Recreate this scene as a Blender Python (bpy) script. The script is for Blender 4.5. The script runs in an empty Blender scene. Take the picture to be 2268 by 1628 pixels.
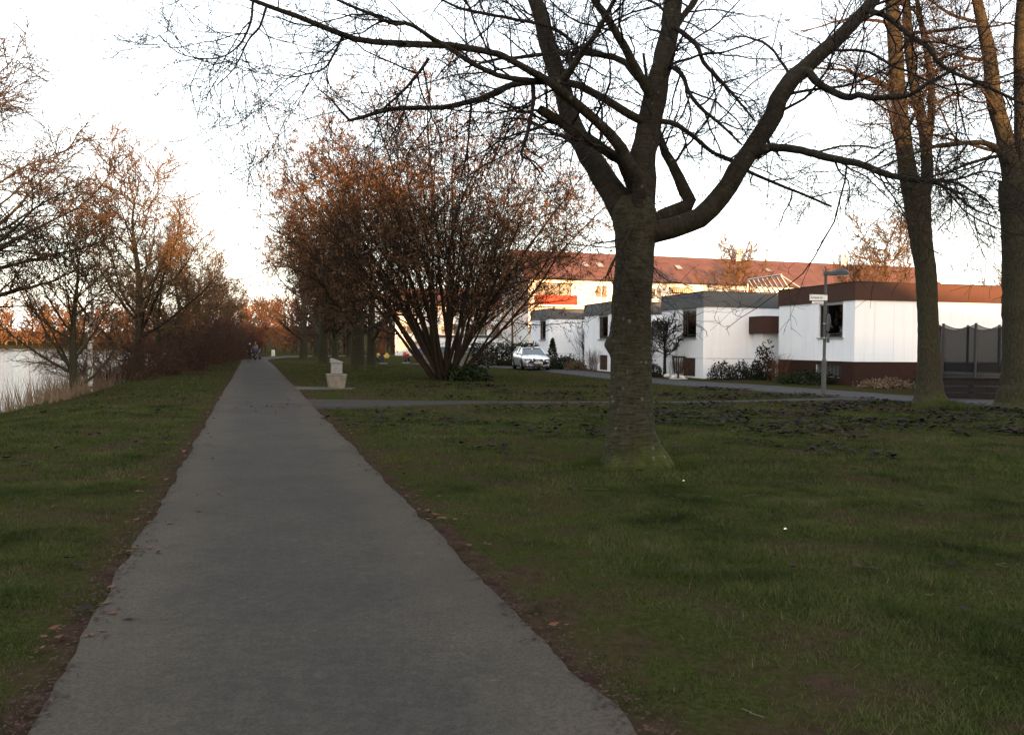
import bpy, math, random
import numpy as np
from mathutils import Vector, Matrix, Euler

# ------------------------------------------------------------------ camera, sky, sun, exposure
SC = bpy.context.scene
COL = SC.collection
EYE = 1.6
FOC = 790.0                      # focal length in pixels of a 1024 wide frame
cam_data = bpy.data.cameras.new('camera')
cam = bpy.data.objects.new('camera', cam_data)
COL.objects.link(cam)
cam_data.sensor_width = 36.0
cam_data.lens = 36.0 * FOC / 1024.0
cam_data.clip_start = 0.05
cam_data.clip_end = 4000.0
CAM_ROT = (Matrix.Rotation(math.radians(90 - 1.57), 3, 'X') @ Matrix.Rotation(math.radians(0.5), 3, 'Z'))
cam.matrix_world = Matrix.Translation((0, 0, EYE)) @ CAM_ROT.to_4x4()
SC.camera = cam

SUN_AZ = math.radians(15.0)      # behind the camera, a little to the right
SUN_EL = math.radians(3.2)
TO_SUN = Vector((math.sin(SUN_AZ) * math.cos(SUN_EL), -math.cos(SUN_AZ) * math.cos(SUN_EL), math.sin(SUN_EL)))
world = bpy.data.worlds.new('World')
SC.world = world
world.use_nodes = True
wn = world.node_tree
wn.nodes.clear()
w_out = wn.nodes.new('ShaderNodeOutputWorld')
w_bg = wn.nodes.new('ShaderNodeBackground')
w_sky = wn.nodes.new('ShaderNodeTexSky')
w_sky.sky_type = 'NISHITA'
w_sky.sun_disc = False
w_sky.sun_elevation = SUN_EL
w_sky.sun_rotation = math.radians(165.0)
w_sky.altitude = 100
w_sky.air_density = 1.0
w_sky.dust_density = 1.6
w_sky.ozone_density = 1.0
w_veil = wn.nodes.new('ShaderNodeMix')           # thin even high cloud over the clear sky
w_veil.data_type = 'RGBA'
w_veil.inputs['Factor'].default_value = 0.60
w_veil.inputs['B'].default_value = (2.70, 2.73, 2.84, 1)
wn.links.new(w_sky.outputs['Color'], w_veil.inputs['A'])
wn.links.new(w_veil.outputs['Result'], w_bg.inputs['Color'])
w_bg.inputs['Strength'].default_value = 0.15
wn.links.new(w_bg.outputs['Background'], w_out.inputs['Surface'])

sun_data = bpy.data.lights.new('sun', 'SUN')
sun_data.energy = 3.4
sun_data.angle = math.radians(0.5)
sun_data.color = (1.0, 0.50, 0.21)
sun = bpy.data.objects.new('sun', sun_data)
COL.objects.link(sun)
sun.rotation_euler = TO_SUN.to_track_quat('Z', 'Y').to_euler()
sun.location = (30, -60, 40)

SC.view_settings.view_transform = 'Standard'
SC.view_settings.look = 'None'
SC.view_settings.gamma = 1.0
SC.view_settings.use_curve_mapping = False
SC.view_settings.exposure = 2.75
SC.render.engine = 'CYCLES'
SC.cycles.use_denoising = True
SC.cycles.max_bounces = 6
SC.cycles.diffuse_bounces = 3
SC.cycles.glossy_bounces = 3
SC.cycles.transparent_max_bounces = 12
SC.cycles.use_adaptive_sampling = False

# ------------------------------------------------------------------ helpers
RNG = np.random.default_rng(7)
random.seed(7)
F2 = FOC * 2268.0 / 1024.0


def ray(dx, dy):
    """direction through a point of the picture, measured on a 2268 x 1628 copy"""
    v = Vector(((dx - 1134.0) / F2, -(dy - 814.0) / F2, -1.0))
    return CAM_ROT @ v


def at(dx, dy, depth):
    r = ray(dx, dy)
    return Vector((0, 0, EYE)) + r * (depth / r.y)


def tag(o, label=None, cat=None, group=None, kind=None):
    if label: o['label'] = label
    if cat: o['category'] = cat
    if group: o['group'] = group
    if kind: o['kind'] = kind
    return o


def empty(name, loc=(0, 0, 0), rz=0.0, label=None, cat=None, group=None):
    o = bpy.data.objects.new(name, None)
    COL.objects.link(o)
    o.location = loc
    o.rotation_euler = (0, 0, rz)
    o.empty_display_size = 0.2
    return tag(o, label, cat, group)


def link(name, me, mat=None, parent=None, loc=None, rot=None):
    o = bpy.data.objects.new(name, me)
    COL.objects.link(o)
    if mat is not None and len(me.materials) == 0:
        me.materials.append(mat)
    if parent is not None: o.parent = parent
    if loc is not None: o.location = loc
    if rot is not None: o.rotation_euler = rot
    return o


def copy_tree(o, parent=None):
    c = o.copy()
    COL.objects.link(c)
    c.parent = parent
    for ch in list(o.children):
        if ch.name != c.name:
            copy_tree(ch, c)
    return c


class MB:
    """collects simple solids and builds them as ONE mesh"""
    def __init__(self):
        self.v = []; self.f = []; self.mi = []

    def add(self, vs, fs, m=0):
        b = len(self.v)
        self.v += [tuple(p) for p in vs]
        self.f += [tuple(i + b for i in f) for f in fs]
        self.mi += [m] * len(fs)
        return self

    def box(self, x0, x1, y0, y1, z0, z1, m=0, top=None):
        """top: (inset x, inset y) shrinks the upper face"""
        ix, iy = top or (0, 0)
        vs = [(x0, y0, z0), (x1, y0, z0), (x1, y1, z0), (x0, y1, z0),
              (x0 + ix, y0 + iy, z1), (x1 - ix, y0 + iy, z1), (x1 - ix, y1 - iy, z1), (x0 + ix, y1 - iy, z1)]
        return self.add(vs, [(3, 2, 1, 0), (4, 5, 6, 7), (0, 1, 5, 4), (1, 2, 6, 5), (2, 3, 7, 6), (3, 0, 4, 7)], m)

    def bar(self, a, b, r, n=8, r2=None, m=0, cap=True):
        a = Vector(a); b = Vector(b)
        d = (b - a).normalized()
        u = d.orthogonal().normalized(); w = d.cross(u)
        r2 = r if r2 is None else r2
        vs = []
        for p, q in ((a, r), (b, r2)):
            for i in range(n):
                t = 2 * math.pi * i / n
                vs.append(p + (u * math.cos(t) + w * math.sin(t)) * q)
        fs = [(i, (i + 1) % n, n + (i + 1) % n, n + i) for i in range(n)]
        if cap:
            fs += [tuple(range(n - 1, -1, -1)), tuple(range(n, 2 * n))]
        return self.add(vs, fs, m)

    def lathe(self, prof, n=16, c=(0, 0, 0), axis='Z', m=0):
        vs = []; fs = []
        for (r, z) in prof:
            for i in range(n):
                t = 2 * math.pi * i / n
                x, y = r * math.cos(t), r * math.sin(t)
                p = {'Z': (x, y, z), 'X': (z, x, y), 'Y': (x, z, y)}[axis]
                vs.append((p[0] + c[0], p[1] + c[1], p[2] + c[2]))
        k = len(prof)
        for j in range(k - 1):
            for i in range(n):
                fs.append((j * n + i, j * n + (i + 1) % n, (j + 1) * n + (i + 1) % n, (j + 1) * n + i))
        fs.append(tuple(range(n - 1, -1, -1))); fs.append(tuple(range((k - 1) * n, k * n)))
        return self.add(vs, fs, m)

    def prism(self, pts, y0, y1, plane='XZ', m=0):
        """extrudes a closed outline"""
        n = len(pts)
        def mk(p, y): return (p[0], y, p[1]) if plane == 'XZ' else ((y, p[0], p[1]) if plane == 'YZ' else (p[0], p[1], y))
        vs = [mk(p, y0) for p in pts] + [mk(p, y1) for p in pts]
        fs = [(i, (i + 1) % n, n + (i + 1) % n, n + i) for i in range(n)]
        fs += [tuple(range(n - 1, -1, -1)), tuple(range(n, 2 * n))]
        return self.add(vs, fs, m)

    def mesh(self, name='part', mats=(), smooth=False):
        me = bpy.data.meshes.new(name)
        me.from_pydata(self.v, [], self.f)
        for m in mats: me.materials.append(m)
        if any(self.mi): me.polygons.foreach_set('material_index', self.mi)
        if smooth: me.shade_smooth()
        me.update()
        return me

    def build(self, name, mat, parent=None, loc=None, rot=None, smooth=False, bevel=0.0):
        mats = mat if isinstance(mat, (list, tuple)) else [mat]
        o = link(name, self.mesh(name, mats, smooth), None, parent, loc, rot)
        if bevel:
            b = o.modifiers.new('edge', 'BEVEL'); b.width = bevel; b.segments = 2; b.limit_method = 'ANGLE'
        return o


def np_mesh(name, verts, faces, mat=None, smooth=True, uv=None):
    """verts (V,3), faces (F,k)"""
    verts = np.ascontiguousarray(verts, dtype=np.float32)
    faces = np.ascontiguousarray(faces, dtype=np.int32)
    me = bpy.data.meshes.new(name)
    nf, k = faces.shape
    me.vertices.add(len(verts)); me.vertices.foreach_set('co', verts.ravel())
    me.loops.add(nf * k); me.loops.foreach_set('vertex_index', faces.ravel())
    me.polygons.add(nf)
    me.polygons.foreach_set('loop_start', np.arange(0, nf * k, k, dtype=np.int32))
    try:
        me.polygons.foreach_set('loop_total', np.full(nf, k, dtype=np.int32))
    except Exception:
        pass
    if uv is not None:
        l = me.uv_layers.new(name='UVMap')
        l.data.foreach_set('uv', np.ascontiguousarray(uv, dtype=np.float32).ravel())
    if mat is not None: me.materials.append(mat)
    me.update(calc_edges=True)
    if smooth: me.shade_smooth()
    return me


def nrm(v):
    return v / np.maximum(np.linalg.norm(v, axis=-1, keepdims=True), 1e-9)


def tubes(groups, bump=None):
    """groups: list of (P (B,N,3), R (B,N), sides) -> verts, quads, uv"""
    V = []; Fq = []; U = []; base = 0
    for P, R, s in groups:
        P = np.asarray(P, float); R = np.asarray(R, float)
        B, N, _ = P.shape
        T = np.empty_like(P)
        T[:, 1:-1] = P[:, 2:] - P[:, :-2]; T[:, 0] = P[:, 1] - P[:, 0]; T[:, -1] = P[:, -1] - P[:, -2]
        T = nrm(T)
        mean = nrm(P[:, -1] - P[:, 0])
        ref = np.where(np.abs(mean[:, 2:3]) < 0.8, np.array([[0, 0, 1.0]]), np.array([[0, 1.0, 0]]))
        ref = nrm(ref - (ref * mean).sum(-1, keepdims=True) * mean)[:, None, :]
        Uv = nrm(ref - (ref * T).sum(-1, keepdims=True) * T)
        W = np.cross(T, Uv)
        a = np.arange(s) * 2 * np.pi / s
        ring = P[:, :, None, :] + R[:, :, None, None] * (Uv[:, :, None, :] * np.cos(a)[:, None] + W[:, :, None, :] * np.sin(a)[:, None])
        if bump is not None:
            d = bump(ring, P[:, :, None, :])
            ring = P[:, :, None, :] + (ring - P[:, :, None, :]) * (1 + d)[..., None]
        V.append(ring.reshape(-1, 3))
        idx = base + np.arange(B * N * s).reshape(B, N, s)
        nx = np.roll(idx, -1, axis=2)
        q = np.stack([idx[:, :-1], nx[:, :-1], nx[:, 1:], idx[:, 1:]], axis=-1).reshape(-1, 4)
        Fq.append(q)
        L = np.concatenate([np.zeros((B, 1)), np.cumsum(np.linalg.norm(P[:, 1:] - P[:, :-1], axis=-1), axis=1)], axis=1)
        L = L + np.random.default_rng(3).random((B, 1)) * 5
        Rm = R.mean(axis=1)[:, None, None] * np.ones((B, N, s))
        u0 = a[None, None, :] * Rm
        u1 = (a + 2 * np.pi / s)[None, None, :] * Rm
        l = np.broadcast_to(L[:, :, None], (B, N, s))
        uv = np.stack([np.stack([u0[:, :-1], l[:, :-1]], -1), np.stack([u1[:, :-1], l[:, :-1]], -1),
                       np.stack([u1[:, 1:], l[:, 1:]], -1), np.stack([u0[:, 1:], l[:, 1:]], -1)], axis=-2)
        U.append(uv.reshape(-1, 2))
        base += B * N * s
    return np.concatenate(V), np.concatenate(Fq), np.concatenate(U)


def tube_obj(name, groups, mat, parent=None, bump=None):
    v, f, u = tubes(groups, bump)
    return link(name, np_mesh(name, v, f, mat, True, u), None, parent)


def smooth_line(pts, n):
    """Catmull-Rom through rows of pts (any columns), n samples evenly by length"""
    p = np.asarray(pts, float)
    p = np.vstack([2 * p[0] - p[1], p, 2 * p[-1] - p[-2]])
    out = []
    for i in range(1, len(p) - 2):
        t = np.linspace(0, 1, 14, endpoint=False)[:, None]
        a, b, c, d = p[i - 1], p[i], p[i + 1], p[i + 2]
        out.append(0.5 * (2 * b + (c - a) * t + (2 * a - 5 * b + 4 * c - d) * t ** 2 + (3 * b - a - 3 * c + d) * t ** 3))
    out.append(p[-2][None])
    q = np.vstack(out)
    L = np.concatenate([[0], np.cumsum(np.linalg.norm(q[1:, :3] - q[:-1, :3], axis=1))])
    s = np.linspace(0, L[-1], n)
    return np.stack([np.interp(s, L, q[:, k]) for k in range(q.shape[1])], axis=1)


def grow(P, R, per, t0, t1, length, ang, N, ratio, wig=0.12, trop=0.0, tip=0.35, rmin=0.0015, rng=RNG, lenvar=0.35, tfall=0.5, rcap=9.0, spread=18):
    """side branches for every branch of a level, all at once"""
    P = np.asarray(P, float); R = np.asarray(R, float)
    B, n, _ = P.shape
    t = rng.random((B, per)) * (1.0 / per) + np.arange(per)[None] / per
    t = t0 + (t1 - t0) * t
    k = t * (n - 1)
    i = np.clip(k.astype(int), 0, n - 2); fr = (k - i)[..., None]
    bi = np.arange(B)[:, None]
    p0 = P[bi, i] * (1 - fr) + P[bi, i + 1] * fr
    r0 = R[bi, i] * (1 - fr[..., 0]) + R[bi, i + 1] * fr[..., 0]
    d = nrm(P[bi, i + 1] - P[bi, i])
    plen = np.linalg.norm(P[:, 1:] - P[:, :-1], axis=-1).sum(1)[:, None]
    p0 = p0.reshape(-1, 3); d = d.reshape(-1, 3); r0 = r0.reshape(-1); tt = t.reshape(-1)
    L = (length(plen) if callable(length) else length) * np.ones((B, per))
    L = L.reshape(-1) * (1 - tfall * (tt - t0) / max(t1 - t0, 1e-6)) * (1 + lenvar * rng.standard_normal(len(tt))).clip(0.35, 1.9)
    q = rng.standard_normal(d.shape); q = nrm(q - (q * d).sum(-1, keepdims=True) * d)
    al = np.radians(ang + spread * rng.standard_normal(len(tt)))[:, None]
    cur = nrm(d * np.cos(al) + q * np.sin(al))
    out = np.empty((len(tt), N, 3)); out[:, 0] = p0
    step = (L / (N - 1))[:, None]
    for j in range(1, N):
        out[:, j] = out[:, j - 1] + cur * step
        cur = nrm(cur + wig * rng.standard_normal(cur.shape) + np.array([0, 0, trop]))
    rr = np.minimum(np.maximum(r0 * ratio, rmin), rcap)
    rad = rr[:, None] * np.linspace(1, tip, N)[None]
    return out, np.maximum(rad, rmin * 0.6)


def leaves(P, per, size, asp, rng=RNG, hang=0.6, jit=0.05):
    """small folded leaf faces along the outer part of twigs: 2 triangles each"""
    B, n, _ = P.shape
    t = (0.25 + 0.75 * rng.random((B, per))) * (n - 1)
    i = np.clip(t.astype(int), 0, n - 2); fr = (t - i)[..., None]
    bi = np.arange(B)[:, None]
    p = (P[bi, i] * (1 - fr) + P[bi, i + 1] * fr).reshape(-1, 3)
    M = len(p)
    p = p + jit * rng.standard_normal((M, 3))
    d = rng.standard_normal((M, 3)); d[:, 2] -= hang * 2.2; d = nrm(d)
    q = rng.standard_normal((M, 3)); q = nrm(q - (q * d).sum(-1, keepdims=True) * d)
    w = np.cross(d, q)
    s = size * (0.6 + 0.8 * rng.random((M, 1)))
    v = np.stack([p, p + d * s * 0.5 + q * s * asp + w * s * 0.15, p + d * s, p + d * s * 0.5 - q * s * asp + w * s * 0.15], axis=1).reshape(-1, 3)
    f = np.arange(M * 4).reshape(M, 4)
    return v, f


_tab = np.random.default_rng(11).random((256, 256))
def vnoise(x, y, sc, seed=0):
    x = np.asarray(x, float) / sc + seed * 17.3; y = np.asarray(y, float) / sc + seed * 9.1
    i = np.floor(x).astype(int); j = np.floor(y).astype(int)
    fx = x - i; fy = y - j
    fx = fx * fx * (3 - 2 * fx); fy = fy * fy * (3 - 2 * fy)
    g = lambda a, b: _tab[a % 256, b % 256]
    return (g(i, j) * (1 - fx) + g(i + 1, j) * fx) * (1 - fy) + (g(i, j + 1) * (1 - fx) + g(i + 1, j + 1) * fx) * fy


def sstep(a, b, x):
    t = np.clip((x - a) / (b - a), 0, 1)
    return t * t * (3 - 2 * t)


# ------------------------------------------------------------------ materials
class Nodes:
    def __init__(self, name):
        self.m = bpy.data.materials.new(name)
        self.m.use_nodes = True
        self.t = self.m.node_tree
        self.b = self.t.nodes['Principled BSDF']
        self.out = self.t.nodes['Material Output']
        self._tc = None

    def n(self, kind, **kw):
        x = self.t.nodes.new(kind)
        for k, v in kw.items():
            if k in x.inputs: x.inputs[k].default_value = v
            else: setattr(x, k, v)
        return x

    def l(self, a, b):
        self.t.links.new(a, b)

    def coord(self, which='Object'):
        if self._tc is None: self._tc = self.n('ShaderNodeTexCoord')
        return self._tc.outputs[which]

    def mapping(self, scale=(1, 1, 1), which='Object', rot=(0, 0, 0)):
        mp = self.n('ShaderNodeMapping')
        mp.inputs['Scale'].default_value = scale
        mp.inputs['Rotation'].default_value = rot
        self.l(self.coord(which), mp.inputs['Vector'])
        return mp.outputs['Vector']

    def noise(self, scale, detail=4, rough=0.55, vec=None, dist=0.0):
        x = self.n('ShaderNodeTexNoise')
        x.inputs['Scale'].default_value = scale; x.inputs['Detail'].default_value = detail
        x.inputs['Roughness'].default_value = rough; x.inputs['Distortion'].default_value = dist
        self.l(vec if vec is not None else self.coord(), x.inputs['Vector'])
        return x.outputs['Fac']

    def ramp(self, fac, stops, interp='LINEAR'):
        r = self.n('ShaderNodeValToRGB')
        r.color_ramp.interpolation = interp
        e = r.color_ramp.elements
        while len(e) < len(stops): e.new(0.5)
        for k, (p, c) in zip(e, stops):
            k.position = p
            k.color = (c, c, c, 1) if not isinstance(c, (tuple, list)) else (*c[:3], 1)
        self.l(fac, r.inputs['Fac'])
        return r.outputs['Color']

    def mix(self, fac, a, b, blend='MIX'):
        x = self.n('ShaderNodeMix'); x.data_type = 'RGBA'; x.blend_type = blend
        for key, val in (('Factor', fac), ('A', a), ('B', b)):
            s = x.inputs[key]
            if hasattr(val, 'links') or isinstance(val, bpy.types.NodeSocket): self.l(val, s)
            elif isinstance(val, (int, float)): s.default_value = val if key == 'Factor' else (val, val, val, 1)
            else: s.default_value = (*val[:3], 1)
        return x.outputs['Result']

    def math(self, op, a, b=0.0, c=None):
        x = self.n('ShaderNodeMath'); x.operation = op
        for i, v in enumerate((a, b) if c is None else (a, b, c)):
            if isinstance(v, bpy.types.NodeSocket): self.l(v, x.inputs[i])
            else: x.inputs[i].default_value = v
        return x.outputs[0]

    def color(self, s):
        if isinstance(s, bpy.types.NodeSocket): self.l(s, self.b.inputs['Base Color'])
        else: self.b.inputs['Base Color'].default_value = (*s[:3], 1)
        return self

    def bump(self, h, strength=0.3, dist=0.02):
        x = self.n('ShaderNodeBump')
        x.inputs['Strength'].default_value = strength; x.inputs['Distance'].default_value = dist
        self.l(h, x.inputs['Height']); self.l(x.outputs['Normal'], self.b.inputs['Normal'])
        return self

    def rough(self, v, spec=None):
        if isinstance(v, bpy.types.NodeSocket): self.l(v, self.b.inputs['Roughness'])
        else: self.b.inputs['Roughness'].default_value = v
        if spec is not None: self.b.inputs['Specular IOR Level'].default_value = spec
        return self


def simple(name, col, rough=0.7, var=0.15, scale=6.0, metal=0.0, bump=0.0, spec=None, coord='Object'):
    spec = (0.4 if rough < 0.7 else 0.08) if spec is None else spec
    k = Nodes(name)
    f = k.noise(scale, 5, 0.6, k.mapping((1, 1, 1), coord))
    c = k.ramp(f, [(0.3, tuple(x * (1 - var) for x in col)), (0.72, tuple(min(1, x * (1 + var)) for x in col))])
    k.color(c).rough(rough, spec)
    k.b.inputs['Metallic'].default_value = metal
    if bump: k.bump(k.noise(scale * 6, 4), bump, 0.01)
    return k.m


M = {}
# lawn with bare earth along the foot path (straight path: distance is a plane)
k = Nodes('lawn')
sep = k.n('ShaderNodeSeparateXYZ'); k.l(k.coord(), sep.inputs[0])
line = k.math('ADD', sep.outputs['X'], k.math('MULTIPLY_ADD', sep.outputs['Y'], 0.329, 0.74 - 0.329 * 3.23))
dist = k.math('SUBTRACT', k.math('ABSOLUTE', k.math('MULTIPLY', line, 0.95)), 1.2)
big = k.noise(0.35, 3); mid = k.noise(1.7, 5, 0.65); fine = k.noise(28, 5, 0.7); tiny = k.noise(120, 3, 0.7)
edge = k.math('ADD', dist, k.math('MULTIPLY', k.math('SUBTRACT', mid, 0.5), 1.2))
soil_f = k.ramp(edge, [(0.0, 1.0), (0.22, 0.0)])
patch = k.ramp(k.math('MULTIPLY', mid, k.math('ADD', big, 0.45)), [(0.42, 0.0), (0.58, 0.8)])
gcol = k.ramp(fine, [(0.25, (0.011, 0.014, 0.005)), (0.5, (0.028, 0.033, 0.010)), (0.78, (0.054, 0.058, 0.021))])
gcol = k.mix(k.ramp(big, [(0.35, 0.0), (0.65, 0.6)]), gcol, k.mix(0.5, gcol, (0.048, 0.044, 0.015)))
scol = k.ramp(k.noise(9, 6, 0.7), [(0.3, (0.022, 0.014, 0.011)), (0.7, (0.060, 0.038, 0.029))])
f = k.math('MAXIMUM', soil_f, patch)
k.color(k.mix(1.0, k.mix(f, gcol, scol), (0.86, 0.86, 0.86), 'MULTIPLY')).rough(1.0, 0.0)
k.bump(k.math('ADD', fine, k.math('MULTIPLY', tiny, 0.5)), 0.8, 0.03)
M['lawn'] = k.m

k = Nodes('asphalt')
sp = k.noise(260, 2, 0.8); bl = k.noise(0.9, 5, 0.6); st = k.noise(14, 4, 0.65)
c = k.ramp(sp, [(0.30, (0.027, 0.0262, 0.0255)), (0.52, (0.046, 0.0445, 0.0425)), (0.70, (0.075, 0.072, 0.068)), (0.80, (0.16, 0.155, 0.150))])
c = k.mix(k.ramp(bl, [(0.36, 0.0), (0.62, 0.7)]), c, (0.064, 0.059, 0.050))
c = k.mix(k.ramp(st, [(0.42, 0.35), (0.6, 0.0)]), c, (0.027, 0.027, 0.028))
sep = k.n('ShaderNodeSeparateXYZ'); k.l(k.coord(), sep.inputs[0])
line = k.math('ADD', sep.outputs['X'], k.math('MULTIPLY_ADD', sep.outputs['Y'], 0.329, 0.74 - 0.329 * 3.23))
dist = k.math('ABSOLUTE', k.math('MULTIPLY', line, 0.95))
ef = k.ramp(k.math('ADD', dist, k.math('MULTIPLY', k.math('SUBTRACT', k.noise(2.2, 5, 0.7), 0.5), 1.2)), [(0.50, 0.0), (0.98, 0.5)])
c = k.mix(ef, c, (0.080, 0.070, 0.056))
c = k.mix(k.ramp(k.noise(0.33, 4, 0.6), [(0.50, 0.0), (0.62, 0.45)]), c, (0.036, 0.0345, 0.033))
c = k.mix(k.ramp(k.noise(3.1, 6, 0.75, None, 1.5), [(0.60, 0.0), (0.70, 0.5)]), c, (0.095, 0.083, 0.068))
c = k.mix(k.ramp(k.noise(55, 3, 0.8), [(0.40, 0.45), (0.56, 0.0)]), c, (0.022, 0.022, 0.023))
c = k.mix(k.ramp(k.noise(38, 2, 0.8), [(0.70, 0.0), (0.78, 0.7)]), c, (0.105, 0.10, 0.095))
c = k.mix(1.0, c, (0.87, 0.835, 0.79), 'MULTIPLY')
k.color(c).rough(0.95, 0.05)
k.bump(sp, 0.5, 0.004)
M['asphalt'] = k.m
M['road'] = simple('road_asphalt', (0.038, 0.037, 0.038), 0.9, 0.25, 3.0, bump=0.3)
M['sidepath'] = simple('side_path_surface', (0.025, 0.0225, 0.019), 0.92, 0.3, 4.0, bump=0.4)
M['concrete_pave'] = simple('paving', (0.058, 0.052, 0.045), 0.9, 0.2, 4.0, bump=0.3)

k = Nodes('lake_water')
k.color((0.02, 0.03, 0.035)).rough(0.06, 0.5)
k.b.inputs['IOR'].default_value = 1.33
wv = k.noise(1.3, 4, 0.6, k.mapping((1.0, 2.6, 1), rot=(0, 0, 0.3)))
wv2 = k.noise(6.0, 3, 0.6, k.mapping((1.0, 2.2, 1)))
k.bump(k.math('ADD', wv, k.math('MULTIPLY', wv2, 0.3)), 0.35, 0.22)
M['water'] = k.m


def bark(name, c0, c1, moss=0.0, lichen=0.0, bands=0.0, band_scale=34.0, rough=0.9):
    k = Nodes(name)
    uv = k.mapping((1, 1, 1), 'UV')
    big = k.noise(2.2, 4, 0.6)
    grain = k.noise(22, 5, 0.65, k.mapping((1.0, 0.35, 1), 'UV'))
    c = k.ramp(grain, [(0.28, c0), (0.72, c1)])
    h = grain
    if bands:
        bn = k.noise(1.0, 5, 0.7, k.mapping((6.0, band_scale, 1), 'UV'), 0.8)
        bm = k.ramp(bn, [(0.40, 0.0), (0.58, 1.0)])
        c = k.mix(k.math('MULTIPLY', bm, bands), c, tuple(min(1, x * 2.1 + 0.012) for x in c1))
        h = k.math('ADD', k.math('MULTIPLY', bn, 1.6), grain)
    if moss:
        sep = k.n('ShaderNodeSeparateXYZ'); k.l(k.coord(), sep.inputs[0])
        low = k.ramp(k.math('ADD', k.math('MULTIPLY', sep.outputs['Z'], -0.55), k.math('MULTIPLY', big, 1.25)), [(0.30, 0.10), (0.78, 1.0)])
        c = k.mix(k.math('MULTIPLY', low, moss), c, k.ramp(grain, [(0.3, (0.022, 0.030, 0.006)), (0.7, (0.058, 0.066, 0.014))]))
    if lichen:
        vo = k.n('ShaderNodeTexVoronoi'); vo.inputs['Scale'].default_value = 8; vo.inputs['Randomness'].default_value = 1
        k.l(k.mapping((1, 1, 1), 'Object'), vo.inputs['Vector'])
        dd = k.math('ADD', vo.outputs['Distance'], k.math('MULTIPLY', k.noise(30, 4), 0.22))
        spot = k.ramp(dd, [(0.27, 1.0), (0.33, 0.0)])
        sel = k.ramp(k.noise(3.5, 3), [(0.50, 0.0), (0.60, 1.0)])
        c = k.mix(k.math('MULTIPLY', k.math('MULTIPLY', spot, sel), lichen), c, (0.085, 0.088, 0.072))
    k.color(c).rough(rough, 0.06)
    k.bump(h, 0.9, 0.02)
    return k.m


M['cherry_bark'] = bark('cherry_bark', (0.0065, 0.0058, 0.0042), (0.029, 0.025, 0.017), 1.0, 1.0, 0.42)
M['cherry_limb'] = bark('cherry_limb_bark', (0.0075, 0.0065, 0.0055), (0.026, 0.021, 0.016), 0.45, 0.75, 0.26, 30.0)
M['twig_dark'] = simple('dark_twig_bark', (0.018, 0.014, 0.012), 0.85, 0.3, 9.0)
M['plain_bark'] = bark('grey_green_bark', (0.015, 0.014, 0.009), (0.046, 0.040, 0.027), 0.6, 0.3, 0.0)
M['twig_tan'] = simple('tan_twig_bark', (0.042, 0.030, 0.021), 0.85, 0.3, 9.0)
M['twig_sunlit'] = simple('sunlit_twig_bark', (0.095, 0.058, 0.030), 0.85, 0.3, 9.0)  # brighter twin of the tan twigs, warm sunlight put into the colour
M['hazel_bark'] = simple('hazel_bark', (0.022, 0.016, 0.011), 0.85, 0.35, 8.0)
M['twig_brown'] = simple('brown_twig_bark', (0.040, 0.025, 0.017), 0.85, 0.3, 9.0)
M['twig_red'] = simple('reddish_twig_bark', (0.050, 0.026, 0.018), 0.85, 0.3, 5.0)
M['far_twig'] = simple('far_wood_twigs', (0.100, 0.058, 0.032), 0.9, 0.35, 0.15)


def leaf_mat(name, cols, rough=0.75, trans=0.25, scale=1.5):
    k = Nodes(name)
    f = k.noise(scale, 3, 0.7)
    n = len(cols)
    c = k.ramp(f, [(0.3 + 0.4 * i / max(1, n - 1), cc) for i, cc in enumerate(cols)])
    k.color(c).rough(rough, 0.08)
    if trans:
        tr = k.n('ShaderNodeBsdfTranslucent'); k.l(c, tr.inputs['Color'])
        mx = k.n('ShaderNodeMixShader'); mx.inputs[0].default_value = trans
        k.l(k.b.outputs[0], mx.inputs[1]); k.l(tr.outputs[0], mx.inputs[2]); k.l(mx.outputs[0], k.out.inputs['Surface'])
    return k.m


M['hazel_leaf'] = leaf_mat('hazel_catkins', [(0.075, 0.042, 0.023), (0.120, 0.067, 0.035), (0.170, 0.096, 0.050)])
M['evergreen'] = leaf_mat('evergreen_leaf', [(0.008, 0.013, 0.006), (0.020, 0.029, 0.010)], 0.5, 0.1)
M['olive_leaf'] = leaf_mat('olive_shrub_leaf', [(0.013, 0.014, 0.009), (0.030, 0.030, 0.017)], 0.6, 0.1)
M['grass_blade'] = leaf_mat('grass_blade', [(0.011, 0.018, 0.004), (0.027, 0.038, 0.008), (0.047, 0.057, 0.015), (0.068, 0.065, 0.026)], 0.7, 0.25, 0.9)
M['dry_grass'] = leaf_mat('dry_grass', [(0.085, 0.055, 0.036), (0.190, 0.135, 0.085)], 0.8, 0.2, 1.2)
M['red_stem'] = leaf_mat('reddish_dry_stems', [(0.080, 0.038, 0.025), (0.170, 0.085, 0.050)], 0.8, 0.1, 2.0)
M['dead_leaf'] = leaf_mat('wet_dead_leaf', [(0.006, 0.005, 0.0045), (0.013, 0.010, 0.008), (0.030, 0.020, 0.013)], 0.85, 0.05, 2.0)
M['rust_leaf'] = leaf_mat('rust_leaf', [(0.050, 0.022, 0.013), (0.110, 0.050, 0.026)], 0.7, 0.1, 3.0)
M['stick'] = simple('pale_stick', (0.10, 0.082, 0.060), 0.85, 0.3, 8.0)

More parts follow.
